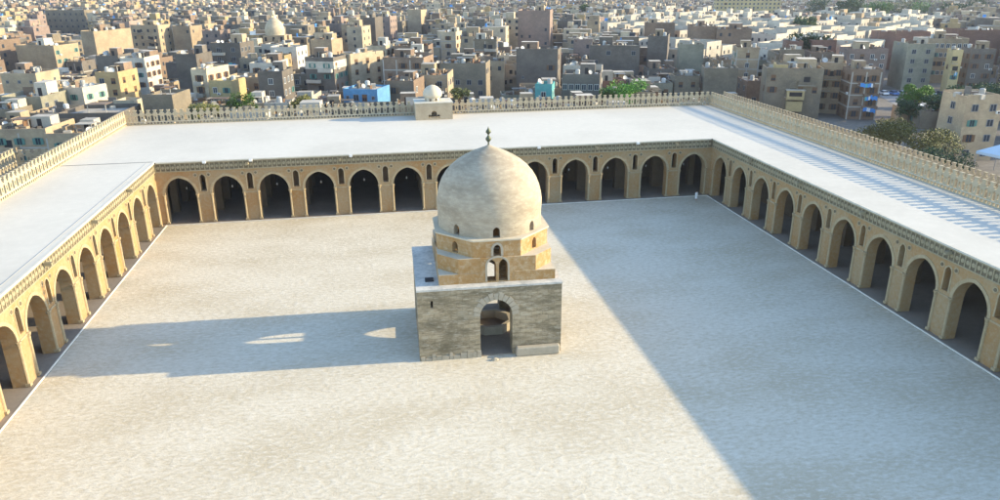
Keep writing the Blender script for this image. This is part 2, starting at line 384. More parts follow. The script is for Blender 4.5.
mb = MB(); mb.lathe([(1.7,4.15),(1.86,4.3),(1.9,4.7),(1.82,5.2),(1.55,5.7),(1.1,6.1),(.5,6.38),(.02,6.5)], n=28); mb.build('dome', M_kdome, kr, smooth=True)

# ------------------------------------------------------------------ fountain pavilion
FX, FY = 45.0, -45.25
fr = thing('ablution_fountain', 'domed stone pavilion with an arched doorway in the middle of the courtyard', 'pavilion', (FX, FY, 0), math.radians(-1.5))
bx0, bx1, by0, by1, bh, th = -8.05, 6.35, -6.72, 5.9, 7.5, 1.7     # the square base, local
cxm = (bx0+bx1)/2; cym = (by0+by1)/2
door = (-.28, 3.25, 0., 4.45, 6.2)
mb = MB()
arch_wall(mb, bx0, bx1, 0, bh, th, [door, (-6.65, .22, 5.75, 6.4, 6.5)], lambda u, v, z: (u, by0+v, z), cap=False)
arch_wall(mb, bx0, bx1, 0, bh, th, [(0, 3.2, 0., 4.3, 6.1)], lambda u, v, z: (u, by1-v, z), cap=False)
arch_wall(mb, by0+th, by1-th, 0, bh, th, [(-.25, 3.2, .75, 4.3, 6.3)], lambda u, v, z: (bx0+v, u, z), cap=False)
arch_wall(mb, by0+th, by1-th, 0, bh, th, [(-.25, 3.2, 0., 4.3, 6.35)], lambda u, v, z: (bx1-v, u, z), cap=False)
mb.build('base_wall', M_block, fr)
mb = MB(); n = 13
for k in range(n):   # voussoirs round the doorway, each stone a little different
    a0 = -1+2*k/n+.012; a1 = -1+2*(k+1)/n-.012
    def pt(a, off):
        ang = a*PI/2; u = door[0]+(door[1]/2)*math.sin(ang); z = archz(door, u); d = .02
        un, zn = math.sin(ang), max(.05, math.cos(ang)); l = math.hypot(un, zn); return (u+un/l*off, z+zn/l*off)
    ln = .78 if k % 2 else .66; P = [pt(a0, .01), pt(a1, .01), pt(a1, ln), pt(a0, ln)]; pr = .05 if k % 2 else .03
    mb.face([(p[0], by0-pr, p[1]) for p in P])
    for i in range(4): a, b = P[i], P[(i+1)%4]; mb.face([(a[0],by0-pr,a[1]),(b[0],by0-pr,b[1]),(b[0],by0+.02,b[1]),(a[0],by0+.02,a[1])])
mb.build('voussoirs', M_vous, fr)
# deck: ring round the hollow
oc = []; ic = []
NR = 48
for k in range(NR):
    a = 2*PI*k/NR+PI/4; dx, dy = math.cos(a), math.sin(a)
    t = min((bx1 if dx > 0 else bx0)/dx if abs(dx) > 1e-6 else 99, (by1 if dy > 0 else by0)/dy if abs(dy) > 1e-6 else 99)
    oc.append((dx*t, dy*t)); ic.append((4.4*dx, 4.4*dy))
# force exact corners
for cx_, cy_ in ((bx0,by0),(bx1,by0),(bx1,by1),(bx0,by1)):
    i = min(range(NR), key=lambda k: (oc[k][0]-cx_)**2+(oc[k][1]-cy_)**2); oc[i] = (cx_, cy_)
mb = MB(); mb.ringstrip([(x*1.008, y*1.008) for x, y in oc], ic, bh+.002, bh+.2, closed=True); mb.build('deck', M_deck, fr)
Z0 = bh+.202
# stages A and B: solid corners, with the cardinal walls between them
mbA = MB(); hw = 1.72
def rot(p, k):
    for _ in range(k): p = (-p[1], p[0])
    return p
def arc(r, n, y0=hw):
    a0 = math.asin(y0/r); a1 = PI/2-a0
    return [(r*math.cos(a0+(a1-a0)*i/(n-1)), r*math.sin(a0+(a1-a0)*i/(n-1))) for i in range(n)]
for k in range(4):
    A = [(5.82, hw), (5.82, 3.5), (5.82, 5.82), (3.5, 5.82), (hw, 5.82)]
    mbA.ringstrip([rot(p,k) for p in A], [rot(p,k) for p in arc(4.6, 5)], Z0, 8.74, 0, 1)
    B = [(5.78, hw), (5.78, 3.85), (4.815, 4.815), (3.85, 5.78), (hw, 5.78)]
    mbA.ringstrip([rot(p,k) for p in B], [rot(p,k) for p in arc(4.6, 5)], 8.742, 10.3, 0, 1)
    def cm(u, v, z, k=k): x, y = rot((u, -5.815+v), k); return (x, y, z)
    arch_wall(mbA, -hw+.001, hw-.001, Z0, 10.3, 1.3, [(-.58, .88, Z0+.12, 9.45, 10.12), (.58, .88, Z0+.12, 9.45, 10.12)], cm, seg=4)
mbA.build('stepped_walls', [M_sup, M_ledge], fr)
# stage C: octagon with a window in each face
ap = 5.66; hf = ap*math.tan(PI/8); inn = 4.75
mbC = MB()
for k in range(8):
    ang = -PI/2+k*PI/4; nx, ny = math.cos(ang), math.sin(ang); tx, ty = -ny, nx
    def om(u, v, z, nx=nx, ny=ny, tx=tx, ty=ty):
        s = (ap-v)/ap; return (nx*(ap-v)+tx*u*s, ny*(ap-v)+ty*u*s, z)
    op = (0, .74, 10.42, 11.1, 11.6) if k % 2 == 0 else (0, .72, 10.42, 11.1, 11.6)
    arch_wall(mbC, -hf, hf, 10.302, 12.0, ap-inn, [op], om, seg=4, cap=False)
    if k % 2 == 0:
        def sm(u, v, z, nx=nx, ny=ny, tx=tx, ty=ty): return (nx*(5.815-v)+tx*u, ny*(5.815-v)+ty*u, z)
        for bb in (((0, 2.04, Z0+.1, 9.5, 10.29), .2, .05, sm), ((0, .74, 10.42, 11.1, 11.6), .24, .06, om)):
            mbS = MB(); arch_band(mbS, *bb, seg=4); mbS.build('window_surround', M_vous, fr)
mbC.build('octagon_wall', M_sup, fr)
# octagon ledge
mbL = MB(); oc = []; ic = []
for k in range(8):
    a = -PI/2+PI/8+k*PI/4
    for j in range(4):
        a1 = a+j*PI/16; R = (ap+.16)/math.cos((a1-(a+PI/8)))
        oc.append((R*math.cos(a1), R*math.sin(a1))); ic.append((4.75*math.cos(a1), 4.75*math.sin(a1)))
mbL.ringstrip(oc, ic, 12.002, 12.14, closed=True); mbL.build('ledge', M_ledge, fr)
# dome drum with eight windows, then the dome
RD = 5.36; C = 2*PI*RD
mb = MB(); arch_wall(mb, 0, C, 12.142, 13.5, .6, [(C*(k+.5)/8, .72, 12.2, 12.8, 13.25) for k in range(8)],
                     lambda u, v, z: ((RD-v)*math.cos(u/RD-PI/8), (RD-v)*math.sin(u/RD-PI/8), z), seg=4, step=.35, cap=False)
mb.build('drum', M_dome, fr)
prof = [(5.36,13.5),(5.42,14.1),(5.42,14.8),(5.32,15.5),(5.14,16.2),(4.86,16.9),(4.50,17.5),(4.0,18.1),(3.36,18.65),(2.6,19.15),(1.78,19.57),(1.03,19.88),(.42,20.12),(.12,20.28),(.01,20.3)]
prof2 = []
for i in range(len(prof)-1):   # smooth in between
    prof2 += [prof[i]]
prof2.append(prof[-1])
mb = MB(); mb.lathe(prof2, n=96); mb.lathe([(4.76,13.5),(4.6,14.6),(4.1,16),(3.1,17.6),(1.6,18.9),(.01,19.5)], n=48)
mb.ringstrip([(5.36*math.cos(2*PI*k/96), 5.36*math.sin(2*PI*k/96)) for k in range(96)], [(4.76*math.cos(2*PI*k/96), 4.76*math.sin(2*PI*k/96)) for k in range(96)], 13.498, 13.499, closed=True)
mb.build('dome', M_dome, fr, smooth=True)
mb = MB(); mb.lathe([(.12,20.2),(.07,20.45),(.08,20.55),(.28,20.8),(.3,20.95),(.1,21.2),(.06,21.28),(.09,21.35),(.27,21.55),(.25,21.7),(.07,21.95),(.01,22.15)], n=12); mb.build('finial', M_bronze, fr, smooth=True)
# inside: floor, eight-sided basin, beams; outside: stone bench, hatch, rough footing
mb = MB(); mb.box((cxm, cym, .01), (14.2, 12.5, .1)); mb.build('floor', M_walk, fr)
oc = [(2.5*math.cos(k*PI/4+PI/8), 2.5*math.sin(k*PI/4+PI/8)) for k in range(8)]; ic = [(x*.82, y*.82) for x, y in oc]
mb = MB(); mb.ringstrip(oc, ic, .112, 1.05, closed=True); mb.build('basin', M_vous, fr)
mb = MB(); mb.box((3.9, by0-.34, 0), (4.5, .66, .98)); ob = mb.build('stone_bench', M_vous, fr)
bv = ob.modifiers.new('bevel', 'BEVEL'); bv.width = .16; bv.segments = 3
mb = MB(); mb.box((-6.7, -4.3, bh+.203), (.85,.85,.14)); mb.build('roof_hatch', M_dark, fr)
mb = MB(); rs = random.Random(3)
x = bx0+.1
while x < -2.1:
    w = rs.uniform(.35,.8); h = rs.uniform(.25,.62); mb.box((x+w/2, by0-rs.uniform(.03,.09), 0), (w-.04, .2, h)); 
    if rs.random() < .6: mb.box((x+w/2, by0-.03, h+.02), (w*.8, .12, rs.uniform(.15,.35)))
    x += w
mb.build('rough_footing', M_vous, fr)
mb = MB(); mb.lathe([(.01,0),(.3,.0),(.26,.16),(.1,.26),(.01,.28)], n=7)
o = mb.build('loose_stone', M_vous, None, loc=(44.2, -52.9, .004)); o.scale = (1.3,.8,1); tag(o, 'pale loose stone on the ground at the foot of the pavilion doorway', 'stone')

# ------------------------------------------------------------------ ground
mb = MB(); mb.face([(-1730,-450,-.02),(1850,-450,-.02),(1850,1735,-.02),(-1730,1735,-.02)]); tag(mb.build('ground', M_street), 'dusty grey-brown ground between the houses', kind='structure')
mb = MB(); mb.box((WD/2, YN/2+20-20, -.5), (WD-1.6, -YN-1.6, .504)); tag(mb.build('courtyard', M_court), 'pale sunlit earth of the courtyard', kind='structure')
mb = MB()
for b in ((XL/2-.1, (YN+BACK)/2, -XL-1.2, BACK-YN), ((XR+WD)/2+.1, (YN+BACK)/2, XR-WD-1.2, BACK-YN), (WD/2, BACK/2+.3, WD-.1, BACK-.9)):
    mb.box((b[0], b[1], -.3), (b[2]+2.6, b[3], .35))
mb2 = MB(); mb2.box((XL/2+.3, (YN+BACK)/2, -.3), (-XL+.62, BACK-YN-1, .36)); mb2.box(((XR+WD)/2-.3, (YN+BACK)/2, -.3), (XR-WD+.62, BACK-YN-1, .36)); mb2.box((WD/2, (BACK-.62)/2, -.3), (WD-1.24, BACK+.6, .356))
tag(mb2.build('arcade_floor', M_walk), 'grey paving under the arcades', kind='structure')
kk = .66
k1 = MB(); k1.box((kk, (YN-kk)/2, -.2), (.13, -YN-kk, .30)); k2 = MB(); k2.box((WD-kk, (YN-kk)/2, -.2), (.13, -YN-kk, .30)); k3 = MB(); k3.box((WD/2, -kk, -.2), (WD-2*kk-.14, .13, .29))
for q, s in ((k1,'left'),(k2,'right'),(k3,'far')): tag(q.build('kerb', M_kerb), 'thin pale kerb line along the foot of the %s arcade' % s, 'kerb', 'kerbs round the courtyard')
# ------------------------------------------------------------------ the city
def wallmat(name, base, dark=None, brick=None, rnd=.12): return mat(name, tuple(c*.92 for c in base), dark and tuple(c*.8 for c in dark), scale=.22, amt=.8, fine=.9, fineamt=.65, rnd=rnd+.05, brick=brick or (1.6,.8,.02,.25,'wall'), bump=.2)
WM = {
 'grey':   wallmat('grey_concrete', (.255,.21,.15), (.16,.135,.10)),
 'brown':  wallmat('brown_brick', (.255,.18,.125), (.17,.12,.09), brick=(.9,.35,.02,.4,'wall')),
 'tan':    wallmat('tan_plaster', (.42,.325,.21), (.30,.22,.15)),
 'cream':  wallmat('cream_plaster', (.58,.48,.33), (.42,.34,.24)),
 'ochre':  wallmat('ochre_plaster', (.42,.30,.15), (.33,.23,.12)),
 'pink':   wallmat('pinkish_brick', (.30,.215,.175), (.22,.17,.14)),
 'white':  wallmat('white_plaster', (.56,.50,.41), (.44,.39,.31)),
 'blue':   wallmat('blue_paint', (.13,.31,.52), (.10,.22,.36), rnd=0),
 'slate':  wallmat('slate_grey_concrete', (.175,.15,.125), (.12,.105,.09)),
 'green':  wallmat('grey_green_plaster', (.27,.25,.185), (.19,.18,.135)),
 'teal':   wallmat('teal_paint', (.12,.40,.38), (.12,.30,.30), rnd=0),
 'yellow': wallmat('yellow_plaster', (.52,.40,.20), (.40,.31,.16)),
 'red':    wallmat('red_brown_brick', (.24,.135,.10), (.17,.10,.08), brick=(.9,.35,.02,.4,'wall')),
}
WORD = {'grey':'grey','brown':'brown brick','tan':'tan','cream':'cream','ochre':'ochre','pink':'pinkish','white':'whitewashed','blue':'blue','slate':'slate-grey','green':'grey-green','teal':'teal','yellow':'yellow','red':'red-brown brick'}
M_rl = mat('pale_roof_dust', (.46,.41,.34), (.30,.26,.21), scale=.3, fine=1.5, fineamt=.6, rnd=.25)
M_rd = mat('dark_roof_clutter', (.16,.14,.12), (.10,.09,.08), scale=.4, fine=2, fineamt=.6, rnd=.3)
M_slab = mat('concrete_slab', (.40,.37,.32), (.28,.26,.23), scale=.5, fine=2, rnd=.15)
M_glass = flat('dark_window_glass', (.035,.045,.06), .25)
M_frame = [flat('window_frame_'+a, c, .6) for a, c in (('white',(.6,.58,.53)), ('brown',(.16,.09,.05)), ('green',(.09,.20,.17)), ('grey',(.25,.25,.25)))]
M_cl = [flat('cloth_'+a, c) for a, c in (('blue',(.08,.28,.65)), ('white',(.75,.75,.75)), ('red',(.5,.1,.08)), ('teal',(.1,.42,.45)))]
M_rub = [M_slab, M_rd, WM['white'], WM['brown'], M_frame[1], M_frame[3], WM['tan']]
M_tank = flat('weathered_tank', (.42,.41,.38), .6, rnd=.3)
M_dish = flat('dusty_dish', (.50,.49,.46), .5, rnd=.2)

def win_mesh(w, h, k, sh):
    mb = MB()
    mb.face([(-w/2,-.02,-h/2),(w/2,-.02,-h/2),(w/2,-.02,h/2),(-w/2,-.02,h/2)], 0)
    t = .1
    for a in ((-w/2-t, w/2+t, h/2, h/2+t), (-w/2-t-.05, w/2+t+.05, -h/2-t, -h/2), (-w/2-t, -w/2, -h/2, h/2), (w/2, w/2+t, -h/2, h/2), (-.04, .04, -h/2, h/2)):
        mb.box(((a[0]+a[1])/2, -.05, a[2]), (a[1]-a[0], .1, a[3]-a[2]), 1)
    if sh == 1:
        for s in (-1, 1): mb.box((s*(w*.75+t), -.06, -h/2), (w*.5, .06, h), 1)
    if sh == 2: mb.box((0, -.06, 0), (w, .05, h/2), 1)
    me = mb.mesh('window', [M_glass, M_frame[k]]); return me
WIN = [win_mesh(1.05,1.35,0,0), win_mesh(1.15,1.45,1,1), win_mesh(.95,1.25,2,1), win_mesh(1.2,1.3,3,0), win_mesh(1.0,1.4,1,2), win_mesh(.6,.7,3,0)]
def dish_mesh():
    mb = MB(); mb.tube((0,0,0), (0,0,.9), .05, 5, 0); i = []
    for r, d in ((0,.0),(.45,.05),(.8,.2)):
        i.append([(r*math.cos(k*PI/6), -.15+d*-1, r*math.sin(k*PI/6)) for k in range(12)])
    def tr(p): y, z = p[1], p[2]; return (p[0], y*.77-z*-.0-.64*z*-1*.0-.35*z*-1, 1.2+z*.85)
    for a, b in zip(i, i[1:]):
        for k in range(12): mb.face([tr(a[k]), tr(a[(k+1)%12]), tr(b[(k+1)%12]), tr(b[k])], 1)
    mb.tube((0,-.2,1.2), (0,-.8,1.0), .03, 4, 0); return mb.mesh('satellite_dish', [M_metal, M_dish])
DISH = dish_mesh()
def tank_mesh():
    mb = MB(); mb.box((0,0,0), (1.3,1.3,.5), 1); mb.lathe([(.01,.5),(.6,.5),(.62,1.6),(.5,1.8),(.12,1.9),(.01,1.9)], n=10); return mb.mesh('water_tank', [M_tank, M_metal])
TANK = tank_mesh()
def ac_mesh():
    mb = MB(); mb.box((0,-.25,0), (.8,.4,.55)); mb.box((0,-.46,.08), (.42,.03,.4), 1); return mb.mesh('air_conditioner', [M_white, M_dark])
ACM = ac_mesh()
HOUSES = []; FOOT = []
def corners(x, y, w, d, r, pad=0):
    c, s = math.cos(r), math.sin(r); a, b = w/2+pad, d/2+pad
    return [(x+c*u-s*v, y+s*u+c*v) for u, v in ((-a,-b),(a,-b),(a,b),(-a,b))]
def overlap(P, Q):
    for A in (P, Q):
        for i in range(2):
            ax = (A[i+1][0]-A[i][0], A[i+1][1]-A[i][1])
            p = [v[0]*ax[0]+v[1]*ax[1] for v in P]; q = [v[0]*ax[0]+v[1]*ax[1] for v in Q]
            if max(p) < min(q) or max(q) < min(p): return False
    return True
def free(P):
    cx = sum(p[0] for p in P)/4; cy = sum(p[1] for p in P)/4
    for Q, qx, qy in FOOT:
        if abs(qx-cx) < 60 and abs(qy-cy) < 60 and overlap(P, Q): return False
    return True
def reserve(P): FOOT.append((P, sum(p[0] for p in P)/4, sum(p[1] for p in P)/4))

def house(x, y, w, d, h, rot, col, label, rs, roof='light', hut=True, win='rows', balcony=0, slabs=False, dishes=1, tanks=1, detail=2, top=None, laundry=False, cat='building', group=None, name='apartment_house', wk=None, clutter=8, cols=None, parapet=.9, fl=3.1):
    r = thing(name, label, cat, (x, y, 0), rot, group); mw = WM[col]
    mb = MB(); mb.box((0,0,0), (w,d,h), 0, bottom=False, top_mi=1)
    e = .22
    for c, s in (((0,-d/2+e/2), (w,e)), ((0,d/2-e/2), (w,e)), ((-w/2+e/2,0), (e,d-2*e)), ((w/2-e/2,0), (e,d-2*e))):
        mb.box((c[0],c[1],h+.002), (s[0],s[1],parapet*rs.uniform(.7,1.1)), 0, bottom=False)
    if slabs:
        z = h-fl
        while z > 3: mb.box((0,0,z), (w+.12,d+.12,.3), 2); z -= fl
        nc = max(2, int(w/4))
        for i in range(nc+1):
            u = -w/2+i*w/nc; mb.box((max(-w/2+.15,min(w/2-.15,u)), -d/2, 0), (.3,.1,h-.01), 2)
    ph = h-.35
    mats = [mw, M_rl if roof == 'light' else M_rd, M_slab]
    faces = [((0,-1), w, d/2)]                       # outward direction in local space, width, distance
    c_, s_ = math.cos(rot), math.sin(rot)
    vx = (CAM.x-x)*c_+(CAM.y-y)*s_
    faces.append(((1,0), d, w/2) if vx > 0 else ((-1,0), d, w/2))
    wk = rs.randrange(6) if wk is None else wk
    rows = min(int(h/fl), 5)
    far_w = []
    for fi, ((nx, ny), fw, dist) in enumerate(faces):
        if win == 'none' or (win == 'front' and fi) or (win == 'side' and not fi): continue
        nc = cols if (cols and not fi) else max(1, int(fw/rs.choice((2.9,3.4,4.2))))
        skip = rs.choice((.05,.15,.3)) if win == 'rows' else (.0 if win in ('full','front','side') else .75)
        ang = 0 if ny else (PI/2 if nx > 0 else -PI/2)
        tx, ty = (1,0) if ny else ((0,1) if nx > 0 else (0,-1))
        for j in range(rows):
            z = h-fl*(j+.5)-.1
            for i in range(nc):
                if rs.random() < skip: continue
                u = -fw/2+(i+.5)*fw/nc
                px, py = nx*dist+tx*u, ny*dist+ty*u
                if slabs and ny: py -= .06
                if detail >= 2:
                    put('window', WIN[wk if rs.random() < .8 else rs.randrange(5)], r, (px, py, z), ang)
                    if rs.random() < .07: put('air_conditioner', ACM, r, (px+tx*1.1, py+ty*1.1, z-1.2), ang)
                else:
                    a, b = .5, .65; q = .03
                    mb.face([(px+nx*q-tx*a, py+ny*q-ty*a, z-b), (px+nx*q+tx*a, py+ny*q+ty*a, z-b), (px+nx*q+tx*a, py+ny*q+ty*a, z+b), (px+nx*q-tx*a, py+ny*q-ty*a, z+b)], 3)
    mats.append(M_glass)
    if top: # a top storey of another colour
        mb.box((0,0,h-2.6), (w+.1,d+.1,2.2), 4, bottom=True); mats.append(WM[top])
    mb.build('wall', mats, r, merge=False)
    for k in range(balcony):
        z = h-fl*(k+1)+.1 if balcony > 1 else h-fl*1.0; bw = min(w*.5, 4.2); u = rs.choice((-.22,.0,.22))*w
        b = MB(); b.box((0,-.65,0), (bw,1.3,.15), 0)
        for c, s in (((0,-1.25), (bw,.1)), ((-bw/2+.05,-.6), (.1,1.2)), ((bw/2-.05,-.6), (.1,1.2))): b.box((c[0],c[1],.152), (s[0],s[1],.85), 1)
        b.box((0,-.012,.152), (1.6,.02,2.1), 2)
        o = b.build('balcony', [M_slab, mw if rs.random() < .6 else WM['white'], M_dark], r, merge=False, loc=(u, -d/2, z-.5))
        if laundry or rs.random() < .08:
            q = MB(); 
            for i in range(7): q.box((-bw/2+.4+i*(bw-.6)/7, -1.4, -.1-rs.random()*.7), (bw/9,.04,1.0), rs.choice((0,0,0,1,3)) if laundry else rs.randrange(4))
            q.build('laundry', M_cl, o, merge=False)
    if hut and min(w,d) > 6:
        b = MB(); hx, hy = rs.uniform(-.25,.25)*w, rs.uniform(.0,.25)*d; s1, s2, s3 = rs.uniform(2.6,min(5.5,w*.45)), rs.uniform(2.6,min(5,d*.45)), rs.uniform(2.2,3.2)
        b.box((hx,hy,h+.003), (s1,s2,s3), 0, bottom=False, top_mi=1); b.box((hx-.3,hy-s2/2-.01,h+.05), (.9,.04,1.9), 2, bottom=False)
        b.build('stair_room', [WM[rs.choice((col,col,'tan','white','brown'))], M_rl, M_dark], r, merge=False)
    for k in range(dishes if top is None else 1):
        put('satellite_dish', DISH, r, (rs.uniform(-.42,.42)*w, rs.uniform(-.42,.1)*d, h), math.radians(rs.uniform(20,70)), (rs.uniform(.6,1.05),)*3)
    for k in range(tanks):
        put('water_tank', TANK, r, (rs.uniform(-.38,.38)*w, rs.uniform(-.3,.38)*d, h), rs.random())
    if clutter:
        b = MB()
        for k in range(int(clutter*w*d/150)+2):
            s = rs.uniform(.3,1.6); b.box((rs.uniform(-.42,.42)*w, rs.uniform(-.42,.42)*d, h+.004+rs.random()*.02), (s, rs.uniform(.3,2.), rs.uniform(.15,1.0)), rs.randrange(7), rs.uniform(0,3), bottom=False)
        for k in range(int(clutter/5)):
            a_ = rs.choice((0, PI/2)); b.box((rs.uniform(-.3,.3)*w, rs.uniform(-.3,.3)*d, h+.005), (rs.uniform(.2,.35)*w, .18, rs.uniform(.8,2.2)), rs.choice((3,6,0,1,4)), a_, bottom=False)
        if rs.random() < .4:
            hx = rs.uniform(-.2,.2)*w; 
            b.box((hx, 0, h+1.9), (w*.35, d*.3, .1), rs.randrange(7)); b.box((hx-w*.15, -d*.12, h), (.15,.15,1.9), 0); b.box((hx+w*.15, -d*.12, h), (.15,.15,1.9), 0)
        o = b.build('roof_clutter', M_rub, r, merge=False); tag(o, kind='stuff')
    HOUSES.append((r, col, h, w)); return r

# landmark buildings: left, right and roofline in the photo, roof height, depth, rotation
LM = []
VIEW = [(612,935,46,262), (258,290,42,300), (340,380,98,150), (902,950,108,120), (965,1000,104,150), (560,602,92,150), (870,950,98,140), (420,446,100,60)]   # fronts that stay open to view: lower houses stand before them
def lmk(pl, pr, py, h, d, rot, col, label, short=None, **kw):
    h = 10+(h-10)*.42 if h > 10 else h; d *= .85; pb = kw.pop('pb', py+(32 if py > 50 else 26))
    a, b = at(pl, py, h), at(pr, py, h); w = (b-a).length
    rot = math.radians(rot)+math.atan2(b.y-a.y, b.x-a.x)*0+math.radians(-19 if pl > 300 else -10)
    c, s = math.cos(rot), math.sin(rot); mid = (a+b)/2
    x, y = mid.x-s*d/2, mid.y+c*d/2
    for k in range(16):
        P = corners(x, y, w, d, rot)
        if free(P) or k == 15: break
        x += (x-CAM.x)*.006; y += (y-CAM.y)*.006
        if k > 8: w *= .95; d *= .93
    reserve(P)
    rs = random.Random(int(pl*13+py*7)); dist = (Vector((x,y,h))-CAM).length; VIEW.append((pl, pr, min(pb, 98), dist))
    kw.setdefault('detail', 2 if dist < 330 else 1); kw.setdefault('slabs', False)
    r = house(x, y, w, d, h, rot, col, label, rs, **kw)
    LM.append((short, proj((x, y, h))[:2], (x, y))) if short else None
    return r
# keep-out zones
reserve([(XL-16,-90),(XR+17,-90),(XR+17,BACK+8),(XL-16,BACK+8)])
def poly_reserve(p): reserve(p)
park = [at(846,108,0), at(946,112,0), at(962,80,0), at(872,80,0)]
PK = [(178,57),(207,55),(232,98),(200,110)]
reserve(PK)
# the spreading tree and the yard
reserve([(123,-40),(160,-40),(168,60),(150,66)][:4])

# near row just beyond the walls
lmk(60,118,117,9,14,4,'slate','long low grey shed close behind the corner of the left crenellated wall','the long grey shed', win='few', hut=False, roof='light', dishes=0, tanks=0, clutter=1)
lmk(142,172,99,13,12,0,'grey','plain boxy block with sunlit side just behind the far wall, right of the corner','the plain boxy block', win='none', hut=False, roof='light', clutter=1, dishes=0, tanks=0)
lmk(114,134,104,9,7,0,'cream','small cream rooftop house with two openings at the left corner of the far wall', None, win='full', hut=False, clutter=1, dishes=0, tanks=0)
lmk(2,40,100,11,14,2,'green','low olive-grey house with flat roof at the left edge of the photo', 'the olive-grey house', win='few', dishes=0)
lmk(342,378,91,13,10,-3,'blue','bright blue painted house with small windows behind the far wall','the bright blue house', win='front', hut=False, wk=5, clutter=6, parapet=.5, cols=4, fl=3)
lmk(386,414,84,14,12,0,'brown','brown-grey block with rubble on its roof, directly right of the blue house',None, win='few', clutter=30)
lmk(414,448,80,14.5,13,5,'tan','sand-coloured block with broken parapet directly behind the small white roof dome',None, clutter=26, balcony=1)
lmk(258,282,75,18,12,0,'slate','blue-grey block with pairs of white-framed windows behind the far wall, left part','the blue-grey windowed block', win='full', wk=0)
lmk(304,334,60,20,12,-2,'slate','grey house with a white top storey and green shutters left of the cream slab','the white-topped grey house', top='white', balcony=3, wk=2)
lmk(338,352,58,20,17,-26,'cream','tall cream sunlit slab with a column of dark shaft windows above the blue house','the sunlit cream slab', win='side', dishes=1)
lmk(382,424,60,19,14,0,'brown','wide shaded brown block with bare front, above and right of the blue house','the wide shaded brown block', win='few', slabs=True)
lmk(366,386,48,20,12,0,'cream','cream house with green door and dark gap in front, beyond the blue house',None)
lmk(440,486,66,15,12,3,'grey','low grey stone block behind the small white dome',None, win='few', clutter=20)
lmk(190,207,72,17,13,-12,'cream','sunlit cream house with carved balconies near the middle of the left half','the carved cream house', balcony=4, win='full', wk=1)
lmk(208,232,84,11,9,-10,'yellow','low yellow and white striped annex beside the carved cream house', None, win='front', hut=False)
lmk(175,196,57,20,13,-4,'slate','dark shaded tall house immediately left of the carved cream house','the dark tall house', win='few')
lmk(210,240,45,22,14,-5,'slate','wide dark building with long upper balconies, above the carved cream house','the wide balconied building', balcony=2, dishes=3)
lmk(95,118,75,15,12,-3,'ochre','ochre house with two dark square windows, left of the dark tall house','the ochre house', win='full', cols=2)
lmk(96,118,58,17,10,-2,'slate','blue-grey flat block behind the ochre house',None, win='few')
lmk(120,144,60,16,12,-2,'white','pale low house with orange roof covering beyond the ochre house',None, clutter=10)
lmk(42,60,95,12,10,-12,'ochre','orange-yellow house with arched opening behind the left wall','the orange-yellow house', win='full')
lmk(62,84,92,12,10,-12,'white','white house with a large satellite dish beside the orange-yellow house',None, win='full', dishes=2)
lmk(0,36,76,14,12,-4,'tan','tan house with reddish roof wall near the left edge',None, clutter=18)
lmk(15,54,48,20,16,-6,'tan','big block with three white satellite dishes in a row on its roof','the block with three dishes', win='few', dishes=4, clutter=3)
lmk(46,83,11,27,15,-6,'grey','massive bare grey concrete block with tiny windows at upper left','the massive grey block', win='full', wk=5, hut=False, fl=4.2)
lmk(80,94,33,24,14,-12,'tan','left one of two sunlit tan slabs parted by a green-grey shaft','the twin tan slabs', win='none')
lmk(97,113,31,24,14,-12,'tan','right one of two sunlit tan slabs parted by a green-grey shaft',None, win='none')
lmk(113,129,23,26,14,-6,'pink','pinkish bare tower behind the twin tan slabs',None, win='none')
lmk(130,158,27,25,13,-8,'tan','tan house with stacked open balconies at upper left','the stacked-balcony house', balcony=5, win='full')
lmk(172,190,28,23,13,-8,'tan','plain tan box beyond the wide balconied building',None, win='few')
lmk(202,220,32,22,12,-5,'pink','pinkish low block with open roof shed at upper left of centre',None)
lmk(310,332,42,19,12,-3,'tan','square tan block directly above the white-topped grey house',None, win='few')
lmk(363,375,19,30,12,-4,'slate','dark slender slab rising above the houses left of centre','the dark slender slab', win='none')
lmk(376,390,18,28,12,-4,'pink','pink house with two bright windows right of the dark slender slab',None, win='full', wk=0)
lmk(346,362,28,24,12,-4,'cream','cream stepped house left of the dark slender slab',None)
lmk(407,421,11,30,12,-6,'tan','plain upright tan slab at the top of the photo, left of the tower','the plain upright tan slab', win='none', hut=False)
lmk(440,456,34,22,11,-4,'cream','cream gate-like house with two tall piers left of the tower',None, slabs=True)
lmk(518,550,12,38,17,0,'pink','tallest apartment tower, grey-brown front and sunlit tan flank, above the pavilion dome','the tallest tower', pb=52, win='few', slabs=False, hut=True, dishes=0)
lmk(516,558,52,21,14,0,'slate','broad dark building with white roof rail in front of the tallest tower','the white-railed building', win='few', clutter=14)
lmk(562,600,78,14,12,0,'slate','grey building with a row of tall white windows behind the far wall','the white-windowed grey building', win='front', cols=6, wk=0, top=None, fl=4.5, clutter=4)
lmk(563,602,69,16.5,7,0,'white','pale upper house with glass front standing behind the white-windowed building',None, win='full', wk=3)
lmk(535,552,88,12,9,0,'teal','small teal-fronted house behind the far wall, right of the pavilion dome','the small teal house', win='full', wk=0, hut=False)
lmk(590,640,48,20,15,0,'slate','long dark block right of the white-railed building','the long dark block', win='few')
lmk(648,668,38,23,15,-6,'slate','blue-grey windowless block in front of the white housing estate','the windowless blue-grey block', win='none')
lmk(645,675,25,25,14,0,'brown','brown box just below the white estate houses',None, win='few')
lmk(680,704,47,20,12,0,'green','grey-green block with bright roof edge right of the windowless block',None, win='none', hut=False)
lmk(690,716,28,24,14,0,'brown','brown brick block touching the first rows of white estate houses',None, win='none')
lmk(717,752,31,22,14,0,'brown','wide brown brick block below the white estate houses','the wide brown brick block', win='few')
lmk(705,738,71,13,11,0,'grey','low grey building with white roof at the far right corner of the mosque','the low white-roofed building', win='few', hut=False)
